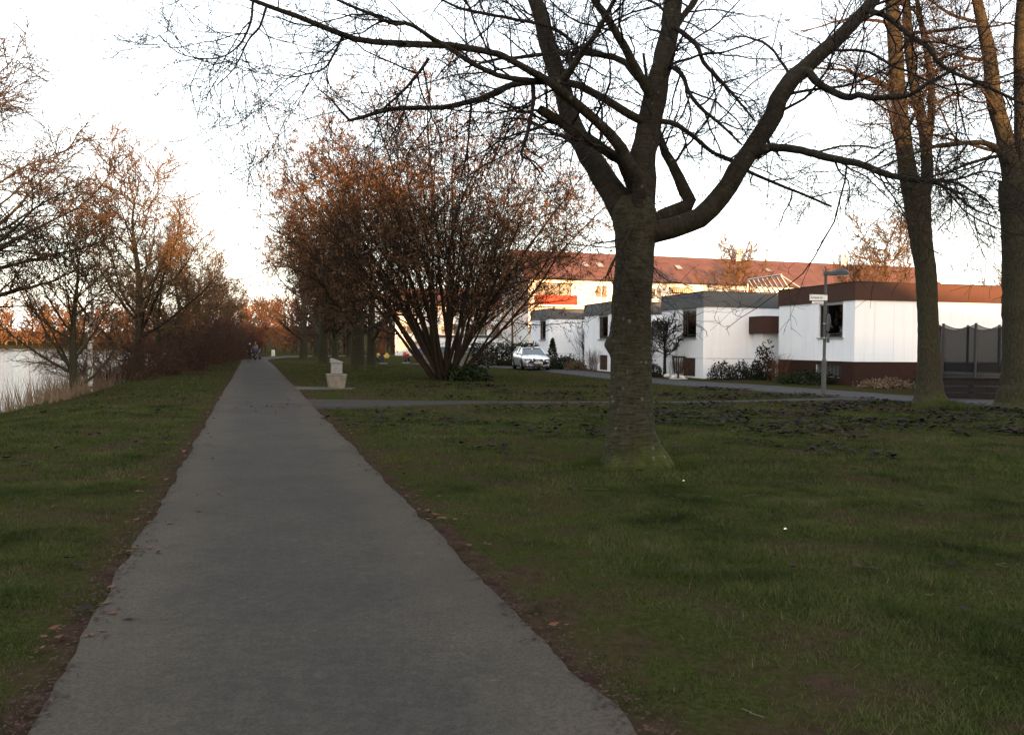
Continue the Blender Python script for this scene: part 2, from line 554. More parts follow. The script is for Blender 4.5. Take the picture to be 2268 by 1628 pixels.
# buildings and things
k = Nodes('white_render')
f = k.noise(0.8, 6, 0.65); g = k.noise(90, 3, 0.7)
streak = k.noise(1.0, 5, 0.7, k.mapping((3.5, 3.5, 0.22)))
c = k.ramp(f, [(0.3, (0.80, 0.80, 0.81)), (0.7, (0.86, 0.86, 0.86))])
c = k.mix(k.ramp(streak, [(0.50, 0.0), (0.75, 0.22)]), c, (0.52, 0.51, 0.49))
k.color(c).rough(0.9, 0.2); k.bump(g, 0.08, 0.004)
M['white_wall'] = k.m
M['brown_clad'] = simple('brown_cladding', (0.062, 0.032, 0.024), 0.7, 0.08, 1.5, bump=0.05)
M['brown_plinth'] = simple('brown_plinth_paint', (0.036, 0.018, 0.014), 0.85, 0.14, 3.0, bump=0.3)
M['grey_clad'] = simple('grey_cladding', (0.070, 0.071, 0.072), 0.6, 0.08, 1.5, bump=0.05)
M['bitumen'] = simple('roof_felt', (0.045, 0.043, 0.042), 0.9, 0.2, 3.0)
M['dark_frame'] = simple('dark_window_frame', (0.020, 0.018, 0.018), 0.45, 0.1, 6.0)
M['grey_metal'] = simple('galvanised_steel', (0.32, 0.33, 0.34), 0.45, 0.15, 12.0, metal=0.7)
M['post_grey'] = simple('lamp_post_paint', (0.060, 0.059, 0.056), 0.55, 0.2, 9.0)
M['lamp_head'] = simple('lamp_head_plastic', (0.045, 0.047, 0.055), 0.5, 0.1, 9.0)
M['black'] = simple('black_plastic', (0.012, 0.012, 0.013), 0.5, 0.2, 9.0)
M['rubber'] = simple('tyre_rubber', (0.014, 0.014, 0.015), 0.8, 0.2, 9.0)
M['white_paint'] = simple('white_paint', (0.78, 0.78, 0.76), 0.6, 0.05, 9.0)
M['sill'] = simple('stone_sill', (0.30, 0.29, 0.28), 0.7, 0.1, 9.0)
M['door_brown'] = simple('brown_hatch_boards', (0.075, 0.042, 0.028), 0.7, 0.25, 5.0)
M['curtain'] = simple('curtain_cloth', (0.46, 0.42, 0.37), 0.95, 0.12, 5.0)
M['dark_room'] = simple('unlit_room', (0.030, 0.028, 0.026), 0.9, 0.1, 2.0)
M['lens'] = simple('lamp_lens', (0.55, 0.55, 0.52), 0.25, 0.05, 5.0)

k = Nodes('window_pane')
gl = k.n('ShaderNodeBsdfGlossy'); gl.inputs['Roughness'].default_value = 0.015; gl.inputs['Color'].default_value = (0.9, 0.93, 0.95, 1)
tp = k.n('ShaderNodeBsdfTransparent'); tp.inputs['Color'].default_value = (0.62, 0.66, 0.66, 1)
fr = k.n('ShaderNodeFresnel'); fr.inputs['IOR'].default_value = 1.7
mx = k.n('ShaderNodeMixShader')
k.l(fr.outputs[0], mx.inputs[0]); k.l(tp.outputs[0], mx.inputs[1]); k.l(gl.outputs[0], mx.inputs[2]); k.l(mx.outputs[0], k.out.inputs['Surface'])
M['pane'] = k.m
k = Nodes('far_pane'); k.color((0.16, 0.14, 0.11)).rough(0.08, 0.9); M['far_pane'] = k.m

k = Nodes('red_roof_tiles')
wv = k.n('ShaderNodeTexWave'); wv.bands_direction = 'X'; wv.inputs['Scale'].default_value = 1.1; wv.inputs['Distortion'].default_value = 0.3
k.l(k.coord(), wv.inputs['Vector'])
rows = k.n('ShaderNodeTexWave'); rows.bands_direction = 'Z'; rows.inputs['Scale'].default_value = 1.2
k.l(k.coord(), rows.inputs['Vector'])
c = k.ramp(k.noise(0.7, 6, 0.7), [(0.3, (0.062, 0.028, 0.021)), (0.7, (0.112, 0.052, 0.038))])
c = k.mix(k.ramp(wv.outputs['Fac'], [(0.0, 0.35), (0.4, 0.0)]), c, (0.07, 0.03, 0.022))
k.color(c).rough(0.85, 0.2); k.bump(k.math('ADD', wv.outputs['Fac'], rows.outputs['Fac']), 0.5, 0.06)
M['roof_red'] = k.m
M['facade'] = simple('apartment_render', (0.74, 0.72, 0.68), 0.9, 0.05, 0.6)
M['red_panel'] = simple('red_balcony_panel', (0.26, 0.045, 0.028), 0.7, 0.15, 1.0)
M['awning'] = None
k = Nodes('striped_awning')
ck = k.n('ShaderNodeTexWave'); ck.bands_direction = 'X'; ck.wave_profile = 'SIN'; ck.inputs['Scale'].default_value = 1.3
k.l(k.coord(), ck.inputs['Vector'])
k.color(k.ramp(ck.outputs['Fac'], [(0.48, (0.36, 0.10, 0.03)), (0.52, (0.72, 0.60, 0.34))])).rough(0.8, 0.2)
M['awning'] = k.m

k = Nodes('silver_car_paint')
k.color(k.ramp(k.noise(400, 2), [(0.3, (0.50, 0.51, 0.53)), (0.7, (0.60, 0.61, 0.63))])).rough(0.28, 0.5)
k.b.inputs['Metallic'].default_value = 0.75
k.b.inputs['Coat Weight'].default_value = 0.6; k.b.inputs['Coat Roughness'].default_value = 0.05
M['silver'] = k.m
k = Nodes('car_glass'); k.color((0.020, 0.034, 0.050)).rough(0.03, 0.45); M['car_glass'] = k.m
k = Nodes('chrome'); k.color((0.75, 0.75, 0.76)).rough(0.12); k.b.inputs['Metallic'].default_value = 1.0; M['chrome'] = k.m
M['white_car'] = simple('white_car_paint', (0.70, 0.71, 0.72), 0.3, 0.02, 3.0)
M['blue_car'] = simple('dark_blue_car_paint', (0.035, 0.050, 0.120), 0.3, 0.05, 3.0)
k = Nodes('headlight_glass'); k.color((0.06, 0.065, 0.07)).rough(0.08, 0.6); M['headlight'] = k.m
M['conc'] = simple('weathered_concrete', (0.150, 0.132, 0.108), 0.92, 0.28, 5.0, bump=0.4)
M['conc_light'] = simple('pale_concrete', (0.185, 0.178, 0.172), 0.9, 0.15, 7.0, bump=0.3)
M['marker_white'] = simple('whitewashed_stone', (0.62, 0.60, 0.55), 0.85, 0.12, 5.0, bump=0.2)
M['fence_dark'] = simple('dark_stained_board', (0.016, 0.014, 0.014), 0.75, 0.3, 6.0, bump=0.2)
M['blue_tag'] = simple('blue_tag', (0.06, 0.12, 0.42), 0.6, 0.1, 8.0)
M['yellow'] = simple('yellow_paint', (0.52, 0.33, 0.05), 0.5, 0.1, 6.0)
M['red'] = simple('red_paint', (0.42, 0.045, 0.025), 0.5, 0.1, 6.0)
M['skin'] = simple('skin', (0.48, 0.29, 0.21), 0.6, 0.08, 20.0)
M['coat_dark'] = simple('dark_coat', (0.022, 0.019, 0.020), 0.9, 0.2, 20.0)
M['coat_tan'] = simple('tan_jacket', (0.20, 0.145, 0.095), 0.9, 0.15, 20.0)
M['trousers'] = simple('dark_trousers', (0.016, 0.017, 0.022), 0.9, 0.2, 20.0)
M['hair'] = simple('brown_hair', (0.045, 0.028, 0.018), 0.7, 0.2, 30.0)
M['hair_grey'] = simple('grey_knit_hat', (0.16, 0.16, 0.155), 0.9, 0.2, 30.0)
M['scarf'] = simple('black_scarf', (0.012, 0.012, 0.013), 0.9, 0.2, 30.0)
M['pram_blue'] = simple('navy_pram_cloth', (0.030, 0.036, 0.070), 0.9, 0.15, 20.0)
M['ink'] = simple('sign_lettering', (0.012, 0.012, 0.016), 0.6, 0.0, 5.0)
k = Nodes('birch_bark')
bn = k.noise(1.0, 4, 0.7, k.mapping((1.2, 7.0, 1), 'UV'))
k.color(k.ramp(bn, [(0.42, (0.035, 0.03, 0.028)), (0.52, (0.60, 0.58, 0.55))])).rough(0.8, 0.2); M['birch'] = k.m
k = Nodes('trampoline_net')
tp = k.n('ShaderNodeBsdfTransparent'); mx = k.n('ShaderNodeMixShader'); mx.inputs[0].default_value = 0.78
k.color((0.016, 0.017, 0.018)).rough(0.9, 0.1)
k.l(tp.outputs[0], mx.inputs[1]); k.l(k.b.outputs[0], mx.inputs[2]); k.l(mx.outputs[0], k.out.inputs['Surface'])
M['net'] = k.m
M['soil'] = simple('loose_soil', (0.036, 0.024, 0.018), 0.95, 0.35, 9.0)
M['blocker'] = simple('sun_blocker_surface', (0.050, 0.045, 0.030), 0.95, 0.3, 0.1)  # surface of the unseen sun blocker added behind the viewer

# ------------------------------------------------------------------ the ground, paths and water
def left_of_path(x, y):
    return -((x + 2.0) + 0.329 * (y - 3.23)) * 0.95          # metres to the left of the path's left edge


def height(x, y):
    x = np.asarray(x, float); y = np.asarray(y, float)
    s = left_of_path(x, y)
    bank = -2.9 * sstep(4.6, 12.0, s) * (1 - sstep(372, 392, y))
    und = 0.07 * (vnoise(x, y, 7.0, 1) - 0.5) + 0.22 * (vnoise(x, y, 30.0, 2) - 0.5) * sstep(14, 40, np.abs(y))
    far = 9.0 * sstep(402, 520, y) + 6.0 * sstep(150, 215, y) * (1 - sstep(0, 6, s)) * sstep(-260, -120, -np.abs(x))
    return bank + und * (1 - sstep(5, 8, s)) - 0.25 * sstep(2.5, 6, s) + far


def grid_axis(segs):
    out = [segs[0][0]]
    for a, b, d in segs:
        n = max(1, int(round((b - a) / d)))
        out += list(np.linspace(a, b, n + 1)[1:])
    return np.array(out)


gx = grid_axis([(-900, -200, 50), (-200, -60, 7), (-60, -22, 0.8), (-22, 24, 0.5), (24, 60, 1.5), (60, 200, 10), (200, 900, 60)])
gy = grid_axis([(-200, -20, 12), (-20, -1, 1.5), (-1, 40, 0.5), (40, 110, 1.2), (110, 360, 10), (360, 400, 4), (400, 1500, 80)])
GX, GY = np.meshgrid(gx, gy)
GZ = height(GX, GY)
nx_, ny_ = len(gx), len(gy)
idx = np.arange(nx_ * ny_).reshape(ny_, nx_)
gf = np.stack([idx[:-1, :-1], idx[:-1, 1:], idx[1:, 1:], idx[1:, :-1]], -1).reshape(-1, 4)
lawn = link('lawn', np_mesh('lawn', np.stack([GX, GY, GZ], -1).reshape(-1, 3), gf, M['lawn']))
tag(lawn, 'short worn winter grass of the park beside the lake', None, None, 'structure')

wy = np.array([-200, 0, 100, 250, 385.0])
water = MB()
water.add([(-900, -200, -1.95), (80, -200, -1.95), (80, 390, -1.95), (-900, 390, -1.95)], [(0, 1, 2, 3)])
tag(water.build('water', M['water']), 'bright lake reflecting the pale sky', None, None, 'structure')


def strip(name, L, R, mat, dz, across=6, step=0.4, jag=0.05, label=None, seed=1):
    L = smooth_line([(p[0], p[1], 0) for p in L], 2 + int(np.sum(np.linalg.norm(np.diff(np.array(L), axis=0), axis=1)) / step))[:, :2]
    R = smooth_line([(p[0], p[1], 0) for p in R], len(L))[:, :2]
    d = nrm(R - L)
    w = lambda k: (0.7 * (vnoise(np.arange(len(L)) * step, np.zeros(len(L)), 0.9, k) - 0.5) + 0.6 * (vnoise(np.arange(len(L)) * step, np.zeros(len(L)), 0.30, k + 3) - 0.5) + 0.5 * (vnoise(np.arange(len(L)) * step, np.zeros(len(L)), 0.13, k + 5) - 0.5)) * 2 * jag
    L = L + d * w(seed)[:, None]; R = R + d * w(seed + 1)[:, None]
    t = np.concatenate([[0.0], np.linspace(0.012, 0.988, across), [1.0]])[None, :, None]
    P = L[:, None] * (1 - t) + R[:, None] * t
    Z = height(P[..., 0], P[..., 1]) + dz
    Z[:, 0] -= dz + 0.02; Z[:, -1] -= dz + 0.02
    Z[:, 0] += 0.004; Z[:, -1] += 0.004
    v = np.concatenate([P, Z[..., None]], -1).reshape(-1, 3)
    n, m = P.shape[:2]
    ii = np.arange(n * m).reshape(n, m)
    f = np.stack([ii[:-1, :-1], ii[:-1, 1:], ii[1:, 1:], ii[1:, :-1]], -1).reshape(-1, 4)
    o = link(name, np_mesh(name, v, f, mat))
    tag(o, label, None, None, 'structure')
    return o


xl = lambda y: -2.0 - 0.329 * (y - 3.23)
xr = lambda y: 0.52 - 0.329 * (y - 3.23)
PL = [(xl(y), y) for y in (-6, 0, 5, 10, 20, 35, 50, 65, 78)] + [(-28.6, 88), (-29.6, 97), (-28.0, 106), (-22, 114), (-10, 120)]
PR = [(xr(y), y) for y in (-6, 0, 5, 10, 20, 35, 50, 65, 78)] + [(-25.8, 87), (-26.4, 95), (-24.6, 102), (-19, 109), (-8, 115)]
strip('foot_path', PL, PR, M['asphalt'], 0.020, 5, 0.08, 0.045, 'straight grey asphalt foot path through the grass')
strip('road', [(-9, 66), (-5, 61), (0.5, 53), (5.95, 34.6), (9.3, 28.4), (10.6, 26.2), (12.2, 23.8), (14.3, 22.0), (18, 20.4), (30, 17)],
      [(-6, 69), (-2.5, 64.5), (2.8, 56), (7.2, 39.5), (10.7, 32.4), (12.3, 29.4), (14.0, 26.3), (16.2, 24.6), (19.5, 23.2), (31, 20)],
      M['road'], 0.016, 6, 0.4, 0.06, 'narrow access road in front of the white houses', 5)
strip('side_path', [(-6.3, 18.6), (-4.2, 19.9), (-1, 21.7), (2.5, 22.4), (6, 23.0), (11.4, 24.5)],
      [(-7.8, 22.9), (-5.2, 22.7), (-1, 22.8), (2.5, 23.05), (6, 23.65), (10.8, 25.7)],
      M['sidepath'], 0.012, 5, 0.4, 0.10, 'asphalt side path branching off to the road', 9)
strip('paved_spur', [(-7.6, 27.2), (-6.6, 27.4), (-5.6, 27.6)], [(-8.3, 29.2), (-7, 29.0), (-5.6, 28.7)],
      M['concrete_pave'], 0.012, 4, 0.4, 0.03, 'short pale paved spur beside the concrete tub', 13)

# unseen sun blocker added behind the viewer, crest shaped to shade the foreground
hx = np.linspace(-340, 340, 241)
uu = hx * 0.966 - 100 * 0.259
H = np.interp(uu, [-400, -120, -60, -20, -11, -5, 1, 5, 10, 15, 20, 24, 32, 60, 120, 400],
              [8, 9, 10.5, 12.0, 13.4, 13.6, 15.8, 16.2, 13.8, 14.7, 14.5, 12.4, 11.7, 10.4, 9, 8])
H = H + 1.0 * (vnoise(hx, hx * 0, 3.2, 4) - 0.5) + 1.0 * (vnoise(hx, hx * 0, 1.4, 6) - 0.5)
rows = [(-78, 0.0), (-90, 0.55), (-97, 0.92), (-100, 1.0), (-104, 0.93), (-130, 0.4), (-170, 0.0)]
hv = np.concatenate([np.stack([hx, np.full_like(hx, y), H * f - 0.5], 1) for y, f in rows])
n = len(hx)
hi = np.arange(len(hv)).reshape(len(rows), n)
hf = np.stack([hi[:-1, :-1], hi[1:, :-1], hi[1:, 1:], hi[:-1, 1:]], -1).reshape(-1, 4)
tag(link('sun_blocker', np_mesh('sun_blocker', hv, hf, M['blocker'])), 'unseen sun blocker added behind the viewer', None, None, 'structure')


# ------------------------------------------------------------------ the white flat-roofed houses
def wall_face(mb, y0, y1, z0, z1, x0, x1, holes):
    """wall slab along y with rectangular holes (y0,y1,z0,z1), cut as a grid of boxes"""
    ys = sorted({y0, y1, *[h[0] for h in holes], *[h[1] for h in holes]})
    zs = sorted({z0, z1, *[h[2] for h in holes], *[h[3] for h in holes]})
    for a, b in zip(ys[:-1], ys[1:]):
        z = None
        for c, d in zip(zs[:-1], zs[1:]):
            inside = any(h[0] <= a and b <= h[1] and h[2] <= c and d <= h[3] for h in holes)
            if inside:
                if z is not None: mb.box(x0, x1, a, b, z, c); z = None
            elif z is None:
                z = c
        if z is not None: mb.box(x0, x1, a, b, z, zs[-1])


HOUSE_RZ = math.radians(13.9)
def wavy(mb, x, y0, y1, z0, z1, amp=0.03, n=28, fold=9):
    vs = []
    for i in range(n + 1):
        t = i / n
        xx = x + amp * math.sin(t * fold * 2 * math.pi) + amp * 0.4 * math.sin(t * 31)
        vs += [(xx, y0 + (y1 - y0) * t, z0), (xx + 0.3 * amp * math.sin(t * 17), y0 + (y1 - y0) * t, z1)]
    mb.add(vs, [(2 * i, 2 * i + 2, 2 * i + 3, 2 * i + 1) for i in range(n)])


def window_on_left(parent, y0, y1, z0, z1, curtain=True, rail=True):
    w = MB(); t = 0.07; x0, x1 = 0.08, 0.14
    w.box(x0, x1, y0, y1, z1 - t, z1).box(x0, x1, y0, y1, z0, z0 + t)
    w.box(x0 - 0.002, x1, y0, y0 + t, z0 + t, z1 - t).box(x0 - 0.002, x1, y1 - t, y1, z0 + t, z1 - t)
    fr = w.build('window', M['dark_frame'], parent, bevel=0.006)
    sash = MB(); ym = y1 - (y1 - y0) * 0.30
    sash.box(x0 + 0.005, x1 - 0.006, ym - 0.035, ym + 0.035, z0 + t, z1 - t)
    if rail: sash.box(x0 + 0.008, x1 - 0.009, y0 + t, ym - 0.035, z0 + t + 0.06, z0 + t + 0.10)
    sash.build('sash', M['dark_frame'], fr)
    for a, b in ((y0 + t, ym - 0.035), (ym + 0.035, y1 - t)):
        MB().box(x0 + 0.030, x0 + 0.036, a, b, z0 + t, z1 - t).build('pane', M['pane'], fr)
    MB().box(-0.07, x0, y0 - 0.08, y1 + 0.08, z0 - 0.045, z0 - 0.003).build('sill', M['sill'], fr)
    MB().box(0.02, x0, y0, y1, z1 - 0.13, z1 - 0.002).build('blind_box', M['sill'], fr)
    if curtain:
        c = MB(); wavy(c, 0.30, y0 + 0.02, y0 + (y1 - y0) * 0.36, z0, z1); wavy(c, 0.31, y1 - (y1 - y0) * 0.42, y1, z0, z1)
        c.build('curtain', M['curtain'], fr)
    MB().box(0.9, 1.0, y0 - 0.4, y1 + 0.4, z0 - 0.5, z1 + 0.2).build('room_back', M['dark_room'], fr)
    return fr


def house(loc, w, L, fascia, label, plinth=None, panels=False, canopy=None, wall_top=3.62, roof_top=4.40, curtain=True):
    h = empty('flat_roofed_house', loc, HOUSE_RZ, label, 'house', 'white flat-roofed houses along the access road')
    win = (0.78, 2.42, 2.08, 3.62 - 0.002); base = (0.85, 2.25, 0.12, 1.05) if plinth is None else (0.9, 2.6, 0.36, 0.90)
    pz = 1.06
    th = 0.24
    if panels:
        core = MB()
        wall_face(core, 0.03, w, -0.4, wall_top, 0.03, th, [win, base])
        core.box(th, L, 0.03, th, -0.4, wall_top); core.box(L - th, L, th, w, -0.4, wall_top); core.box(th, L - th, w - th, w, -0.4, wall_top)
        core.build('wall_core', M['white_wall'], h)
        cols = [0.0, 0.78, 2.42, 3.55, 4.55, w]
        for a, b in zip(cols[:-1], cols[1:]):
            if (a, b) == (0.78, 2.42):
                MB().box(0.0, 0.029, a + 0.004, b - 0.004, pz + 0.004, win[2] - 0.004).build('wall_panel', M['white_wall'], h)
            else:
                MB().box(0.0, 0.029, a + (0.004 if a else 0.0), b - 0.004, pz + 0.004, wall_top).build('wall_panel', M['white_wall'], h)
        nn = int(round(L / 0.96))
        for i in range(nn):
            a, b = L * i / nn, L * (i + 1) / nn
            MB().box(a + (0.004 if i else 0.03), b - 0.004, 0.0, 0.029, pz + 0.004, wall_top).build('wall_panel', M['white_wall'], h)
        p = MB(); wall_face(p, 0.012, w, -0.4, pz - 0.004, 0.012, 0.029, [base]); p.box(0.029, L, 0.012, 0.029, -0.4, pz - 0.004)
        p.build('plinth', M['brown_plinth'], h)
    else:
        wl = MB(); wall_face(wl, 0, w, pz, wall_top, 0, th, [win])
        wl.box(th, L, 0, th, pz, wall_top); wl.box(L - th, L, th, w, pz, wall_top); wl.box(th, L - th, w - th, w, pz, wall_top)
        wl.build('wall', M['white_wall'], h)
        bs = MB(); wall_face(bs, 0.012, w, -0.4, pz - 0.018, 0.012, th, [base])
        bs.box(th, L, 0.012, th, -0.4, pz - 0.018); bs.box(L - th, L, th, w, -0.4, pz - 0.018)
        bs.build('plinth', M['white_wall'], h)
        gr = MB(); gr.box(0.02, L - 0.02, 0.02, w - 0.02, pz - 0.03, pz + 0.01).build('expansion_joint', M['dark_frame'], h)
    window_on_left(h, win[0], win[1], win[2], win[3], curtain)
    b = MB()
    if plinth is None:
        for i in range(7):
            a = base[0] + (base[1] - base[0]) * i / 7
            b.box(0.05, 0.08, a + 0.004, a + (base[1] - base[0]) / 7 - 0.004, base[2], base[3])
        b.build('hatch', M['door_brown'], h)
    else:
        b.box(0.10, 0.12, base[0], base[1], base[2], base[3]).build('basement_pane', M['pane'], h)
        g = MB()
        for i in range(18):
            y = base[0] + (base[1] - base[0]) * (i + 0.5) / 18
            g.bar((0.05, y, base[2]), (0.05, y, base[3]), 0.008, 6)
        g.build('basement_grille', M['grey_metal'], h)
        MB().box(0.55, 0.6, base[0] - 0.2, base[1] + 0.2, base[2] - 0.3, base[3] + 0.2).build('basement_back', M['dark_room'], h)
    # roof: fascia boards butted round the edge, felt inside
    e = 0.05
    r = MB().box(-e + 0.03, L + e - 0.03, -e + 0.03, w + e - 0.03, wall_top + 0.05, roof_top - 0.12).build('roof', M['bitumen'], h)
    nb = max(2, int(L / 2.5))
    for i in range(nb):
        a = -e + (L + 2 * e) * i / nb; bb = -e + (L + 2 * e) * (i + 1) / nb
        MB().box(a + (0.002 if i else 0), bb - 0.002, -e, -e + 0.03, wall_top + 0.004, roof_top - 0.03).build('fascia_board', fascia, r)
    for i in range(2):
        a = -e + 0.03 + (w + 2 * e - 0.06) * i / 2; bb = a + (w + 2 * e - 0.06) / 2
        MB().box(-e, -e + 0.029, a + 0.002, bb - 0.002, wall_top + 0.004, roof_top - 0.03).build('fascia_board', fascia, r)
    MB().box(-e - 0.02, L + e, -e - 0.02, w + e, roof_top - 0.028, roof_top).build('roof_edge_cap', M['bitumen'], r)
    if canopy:
        x0, x1, cm = canopy
        MB().box(x0, x1, -1.35, -0.004, 2.32, 3.14).build('entrance_canopy', cm, h, bevel=0.01)
        MB().box(x0 - 0.01, x1 + 0.01, -1.36, -0.006, 3.142, 3.165).build('canopy_cap', M['bitumen'], h)
        MB().box(x0 + 0.25, x1, -0.9, -0.004, 0.55, 2.318).build('porch_wall', M['white_wall'], h)
        MB().box(x0 - 0.2, x1, -1.7, -1.5, -0.2, 0.62).build('porch_parapet', M['white_wall'], h)
        MB().box(x0 - 0.1, x1, -1.95, -1.704, -0.2, 0.22).build('step', M['conc'], h)
    return h


house((14.2, 32.8, 0), 5.55, 9.5, M['brown_clad'], 'nearest white house with brown roof band and brown plinth, behind the lamp post', 'brown', True)
house((9.5, 39.3, 0), 4.9, 8.0, M['grey_clad'], 'white house with grey roof band next to the brown-banded house, with brown entrance canopy', canopy=(2.5, 6.0, M['brown_clad']))
house((6.15, 48.6, 0), 5.2, 8.0, M['grey_clad'], 'white house with grey roof band half hidden behind the cherry trunk', canopy=(2.6, 6.0, M['grey_clad']))
house((2.7, 58.7, 0), 5.0, 8.5, M['grey_clad'], 'farthest white house with grey roof band, behind the silver estate car', canopy=(3.1, 6.5, M['grey_clad']))

# ------------------------------------------------------------------ apartment blocks behind
def apartment(loc, rz, L, D, eave, ridge, label, floors, bays, base_z=0.0, red_bay=None, skylights=(), awning=None, chimneys=()):
    a = empty('apartment_building', loc, rz, label, 'apartment block', 'apartment blocks behind the houses')
    MB().box(0, L, 0, D, -0.5, eave).build('wall', M['facade'], a)
    r = MB(); o = 0.45
    r.prism([(-o, eave - 0.15), (D / 2, ridge), (D + o, eave - 0.15), (D + o, eave + 0.06), (D / 2, ridge + 0.25), (-o, eave + 0.06)], -o, L + o, 'YZ')
    ro = r.build('roof', M['roof_red'], a)
    for gx0, gx1 in ((0.01, 0.2), (L - 0.2, L - 0.01)):
        MB().prism([(0, eave), (D / 2, ridge), (D, eave)], gx0, gx1, 'YZ').build('gable', M['facade'], a)
    MB().bar((-o, -o - 0.05, eave - 0.05), (L + o, -o - 0.05, eave - 0.05), 0.08, 8).build('gutter', M['dark_frame'], ro)
    for x, t in skylights:
        y = -o + (D / 2 + o) * t; z = eave + 0.06 + (ridge + 0.19 - eave) * t
        s = MB().box(x, x + 0.8, y - 0.05, y + 0.9, z + 0.05, z + 0.16)
        so = s.build('skylight', M['dark_frame'], ro)
        so.rotation_euler = (0, 0, 0)
        sl = (ridge + 0.19 - eave) / (D / 2 + o)
        p = MB(); p.add([(x + 0.08, y - 0.06, z + 0.12), (x + 0.72, y - 0.06, z + 0.12), (x + 0.72, y + 0.75, z + 0.12 + 0.81 * sl), (x + 0.08, y + 0.75, z + 0.12 + 0.81 * sl)], [(0, 1, 2, 3)])
        p.build('skylight_pane', M['far_pane'], so)
    for x, t in chimneys:
        MB().box(x, x + 0.75, D / 2 - 0.3, D / 2 + 0.3, ridge - 0.5, ridge + 1.3).box(x - 0.06, x + 0.81, D / 2 - 0.36, D / 2 + 0.36, ridge + 1.302, ridge + 1.42).build('chimney', M['facade'], ro)
    for fz in floors:
        for (x, wd, kind) in bays:
            if kind == 'w':
                f = MB(); x0, x1, z0, z1 = x, x + wd, fz + 0.9, fz + 2.25
                f.box(x0, x1, -0.06, -0.003, z0, z0 + 0.08).box(x0, x1, -0.06, -0.003, z1 - 0.08, z1).box(x0, x0 + 0.08, -0.06, -0.003, z0 + 0.08, z1 - 0.08).box(x1 - 0.08, x1, -0.06, -0.003, z0 + 0.08, z1 - 0.08).box((x0 + x1) / 2 - 0.04, (x0 + x1) / 2 + 0.04, -0.055, -0.003, z0 + 0.08, z1 - 0.08)
                fo = f.build('window', M['white_paint'], a)
                MB().box(x0 + 0.08, x1 - 0.08, -0.03, -0.006, z0 + 0.08, z1 - 0.08).build('pane', M['far_pane'], fo)
                MB().box(x0 - 0.06, x1 + 0.06, -0.12, -0.062, z0 - 0.06, z0 - 0.002).build('sill', M['sill'], fo)
            else:
                z0 = fz
                b = MB().box(x, x + wd, -1.25, -0.003, z0 - 0.12, z0 + 0.05).build('balcony', M['facade'], a)
                pm = M['red_panel'] if kind == 'r' else M['facade']
                MB().box(x, x + wd, -1.25, -1.19, z0 + 0.052, z0 + 1.02).build('balcony_front', pm, b)
                for sx in (x, x + wd - 0.05): MB().box(sx, sx + 0.05, -1.188, -0.01, z0 + 0.052, z0 + 1.02).build('balcony_side', pm, b)
                f = MB()
                for q in range(4):
                    f.box(x + 0.25 + (wd - 0.5) * q / 3 - 0.04, x + 0.25 + (wd - 0.5) * q / 3 + 0.04, -0.06, -0.003, z0 + 0.06, z0 + 2.25)
                f.box(x + 0.2, x + wd - 0.2, -0.062, -0.003, z0 + 2.252, z0 + 2.34)
                fo = f.build('balcony_window', M['door_brown'] if kind == 'r' else M['white_paint'], b)
                MB().box(x + 0.25, x + wd - 0.25, -0.03, -0.006, z0 + 0.06, z0 + 2.25).build('pane', M['far_pane'], fo)
    if awning:
        x, wd, z = awning
        m = MB(); m.add([(x, -0.1, z), (x + wd, -0.1, z), (x + wd, -1.1, z - 0.35), (x, -1.1, z - 0.35), (x, -1.1, z - 0.62), (x + wd, -1.1, z - 0.62),
                         (x, -0.1, z - 0.04), (x + wd, -0.1, z - 0.04), (x + wd, -1.06, z - 0.39), (x, -1.06, z - 0.39)],
                        [(0, 3, 2, 1), (3, 4, 5, 2), (6, 7, 8, 9), (0, 6, 9, 3), (1, 2, 8, 7)])
        m.build('awning', M['awning'], a)
    return a


apartment((1.6, 80, 0), math.radians(16.0), 52, 10, 8.5, 11.6,
          'long red-roofed apartment block lit by the low sun, behind the white houses', (2.9, 5.7),
          [(0.6, 4.2, 'r'), (7.2, 1.4, 'w'), (10.2, 1.4, 'w'), (13.4, 1.4, 'w'), (15.9, 1.9, 'w'), (20.2, 1.2, 'w'), (22.4, 3.6, 'b'), (27.4, 1.4, 'w'), (30.2, 1.4, 'w'), (33.0, 3.6, 'b'), (38, 1.4, 'w'), (41, 1.4, 'w'), (44, 3.6, 'b')],
          skylights=((6.5, 0.42), (8.2, 0.42), (17.6, 0.45), (29.0, 0.5)), awning=(15.6, 2.3, 8.0), chimneys=((26.6, 0), (41, 0)))
apartment((-17.5, 118, 0), math.radians(7.0), 20, 10, 7.6, 10.2,
          'red-roofed apartment block with rows of balconies, seen through the hazel stems', (2.2, 4.9),
          [(0.5, 3.2, 'b'), (4.6, 1.4, 'w'), (6.6, 3.2, 'b'), (10.4, 3.4, 'b'), (14.4, 1.4, 'w'), (16.4, 3.2, 'b')])
apartment((58, 104, 0), math.radians(22.0), 22, 10, 7.5, 10.4,
          'small distant red-roofed block past the end of the brown-banded roof', (4.7,), [(2, 1.4, 'w'), (6, 1.4, 'w'), (12, 1.4, 'w')], chimneys=((2.0, 0),))

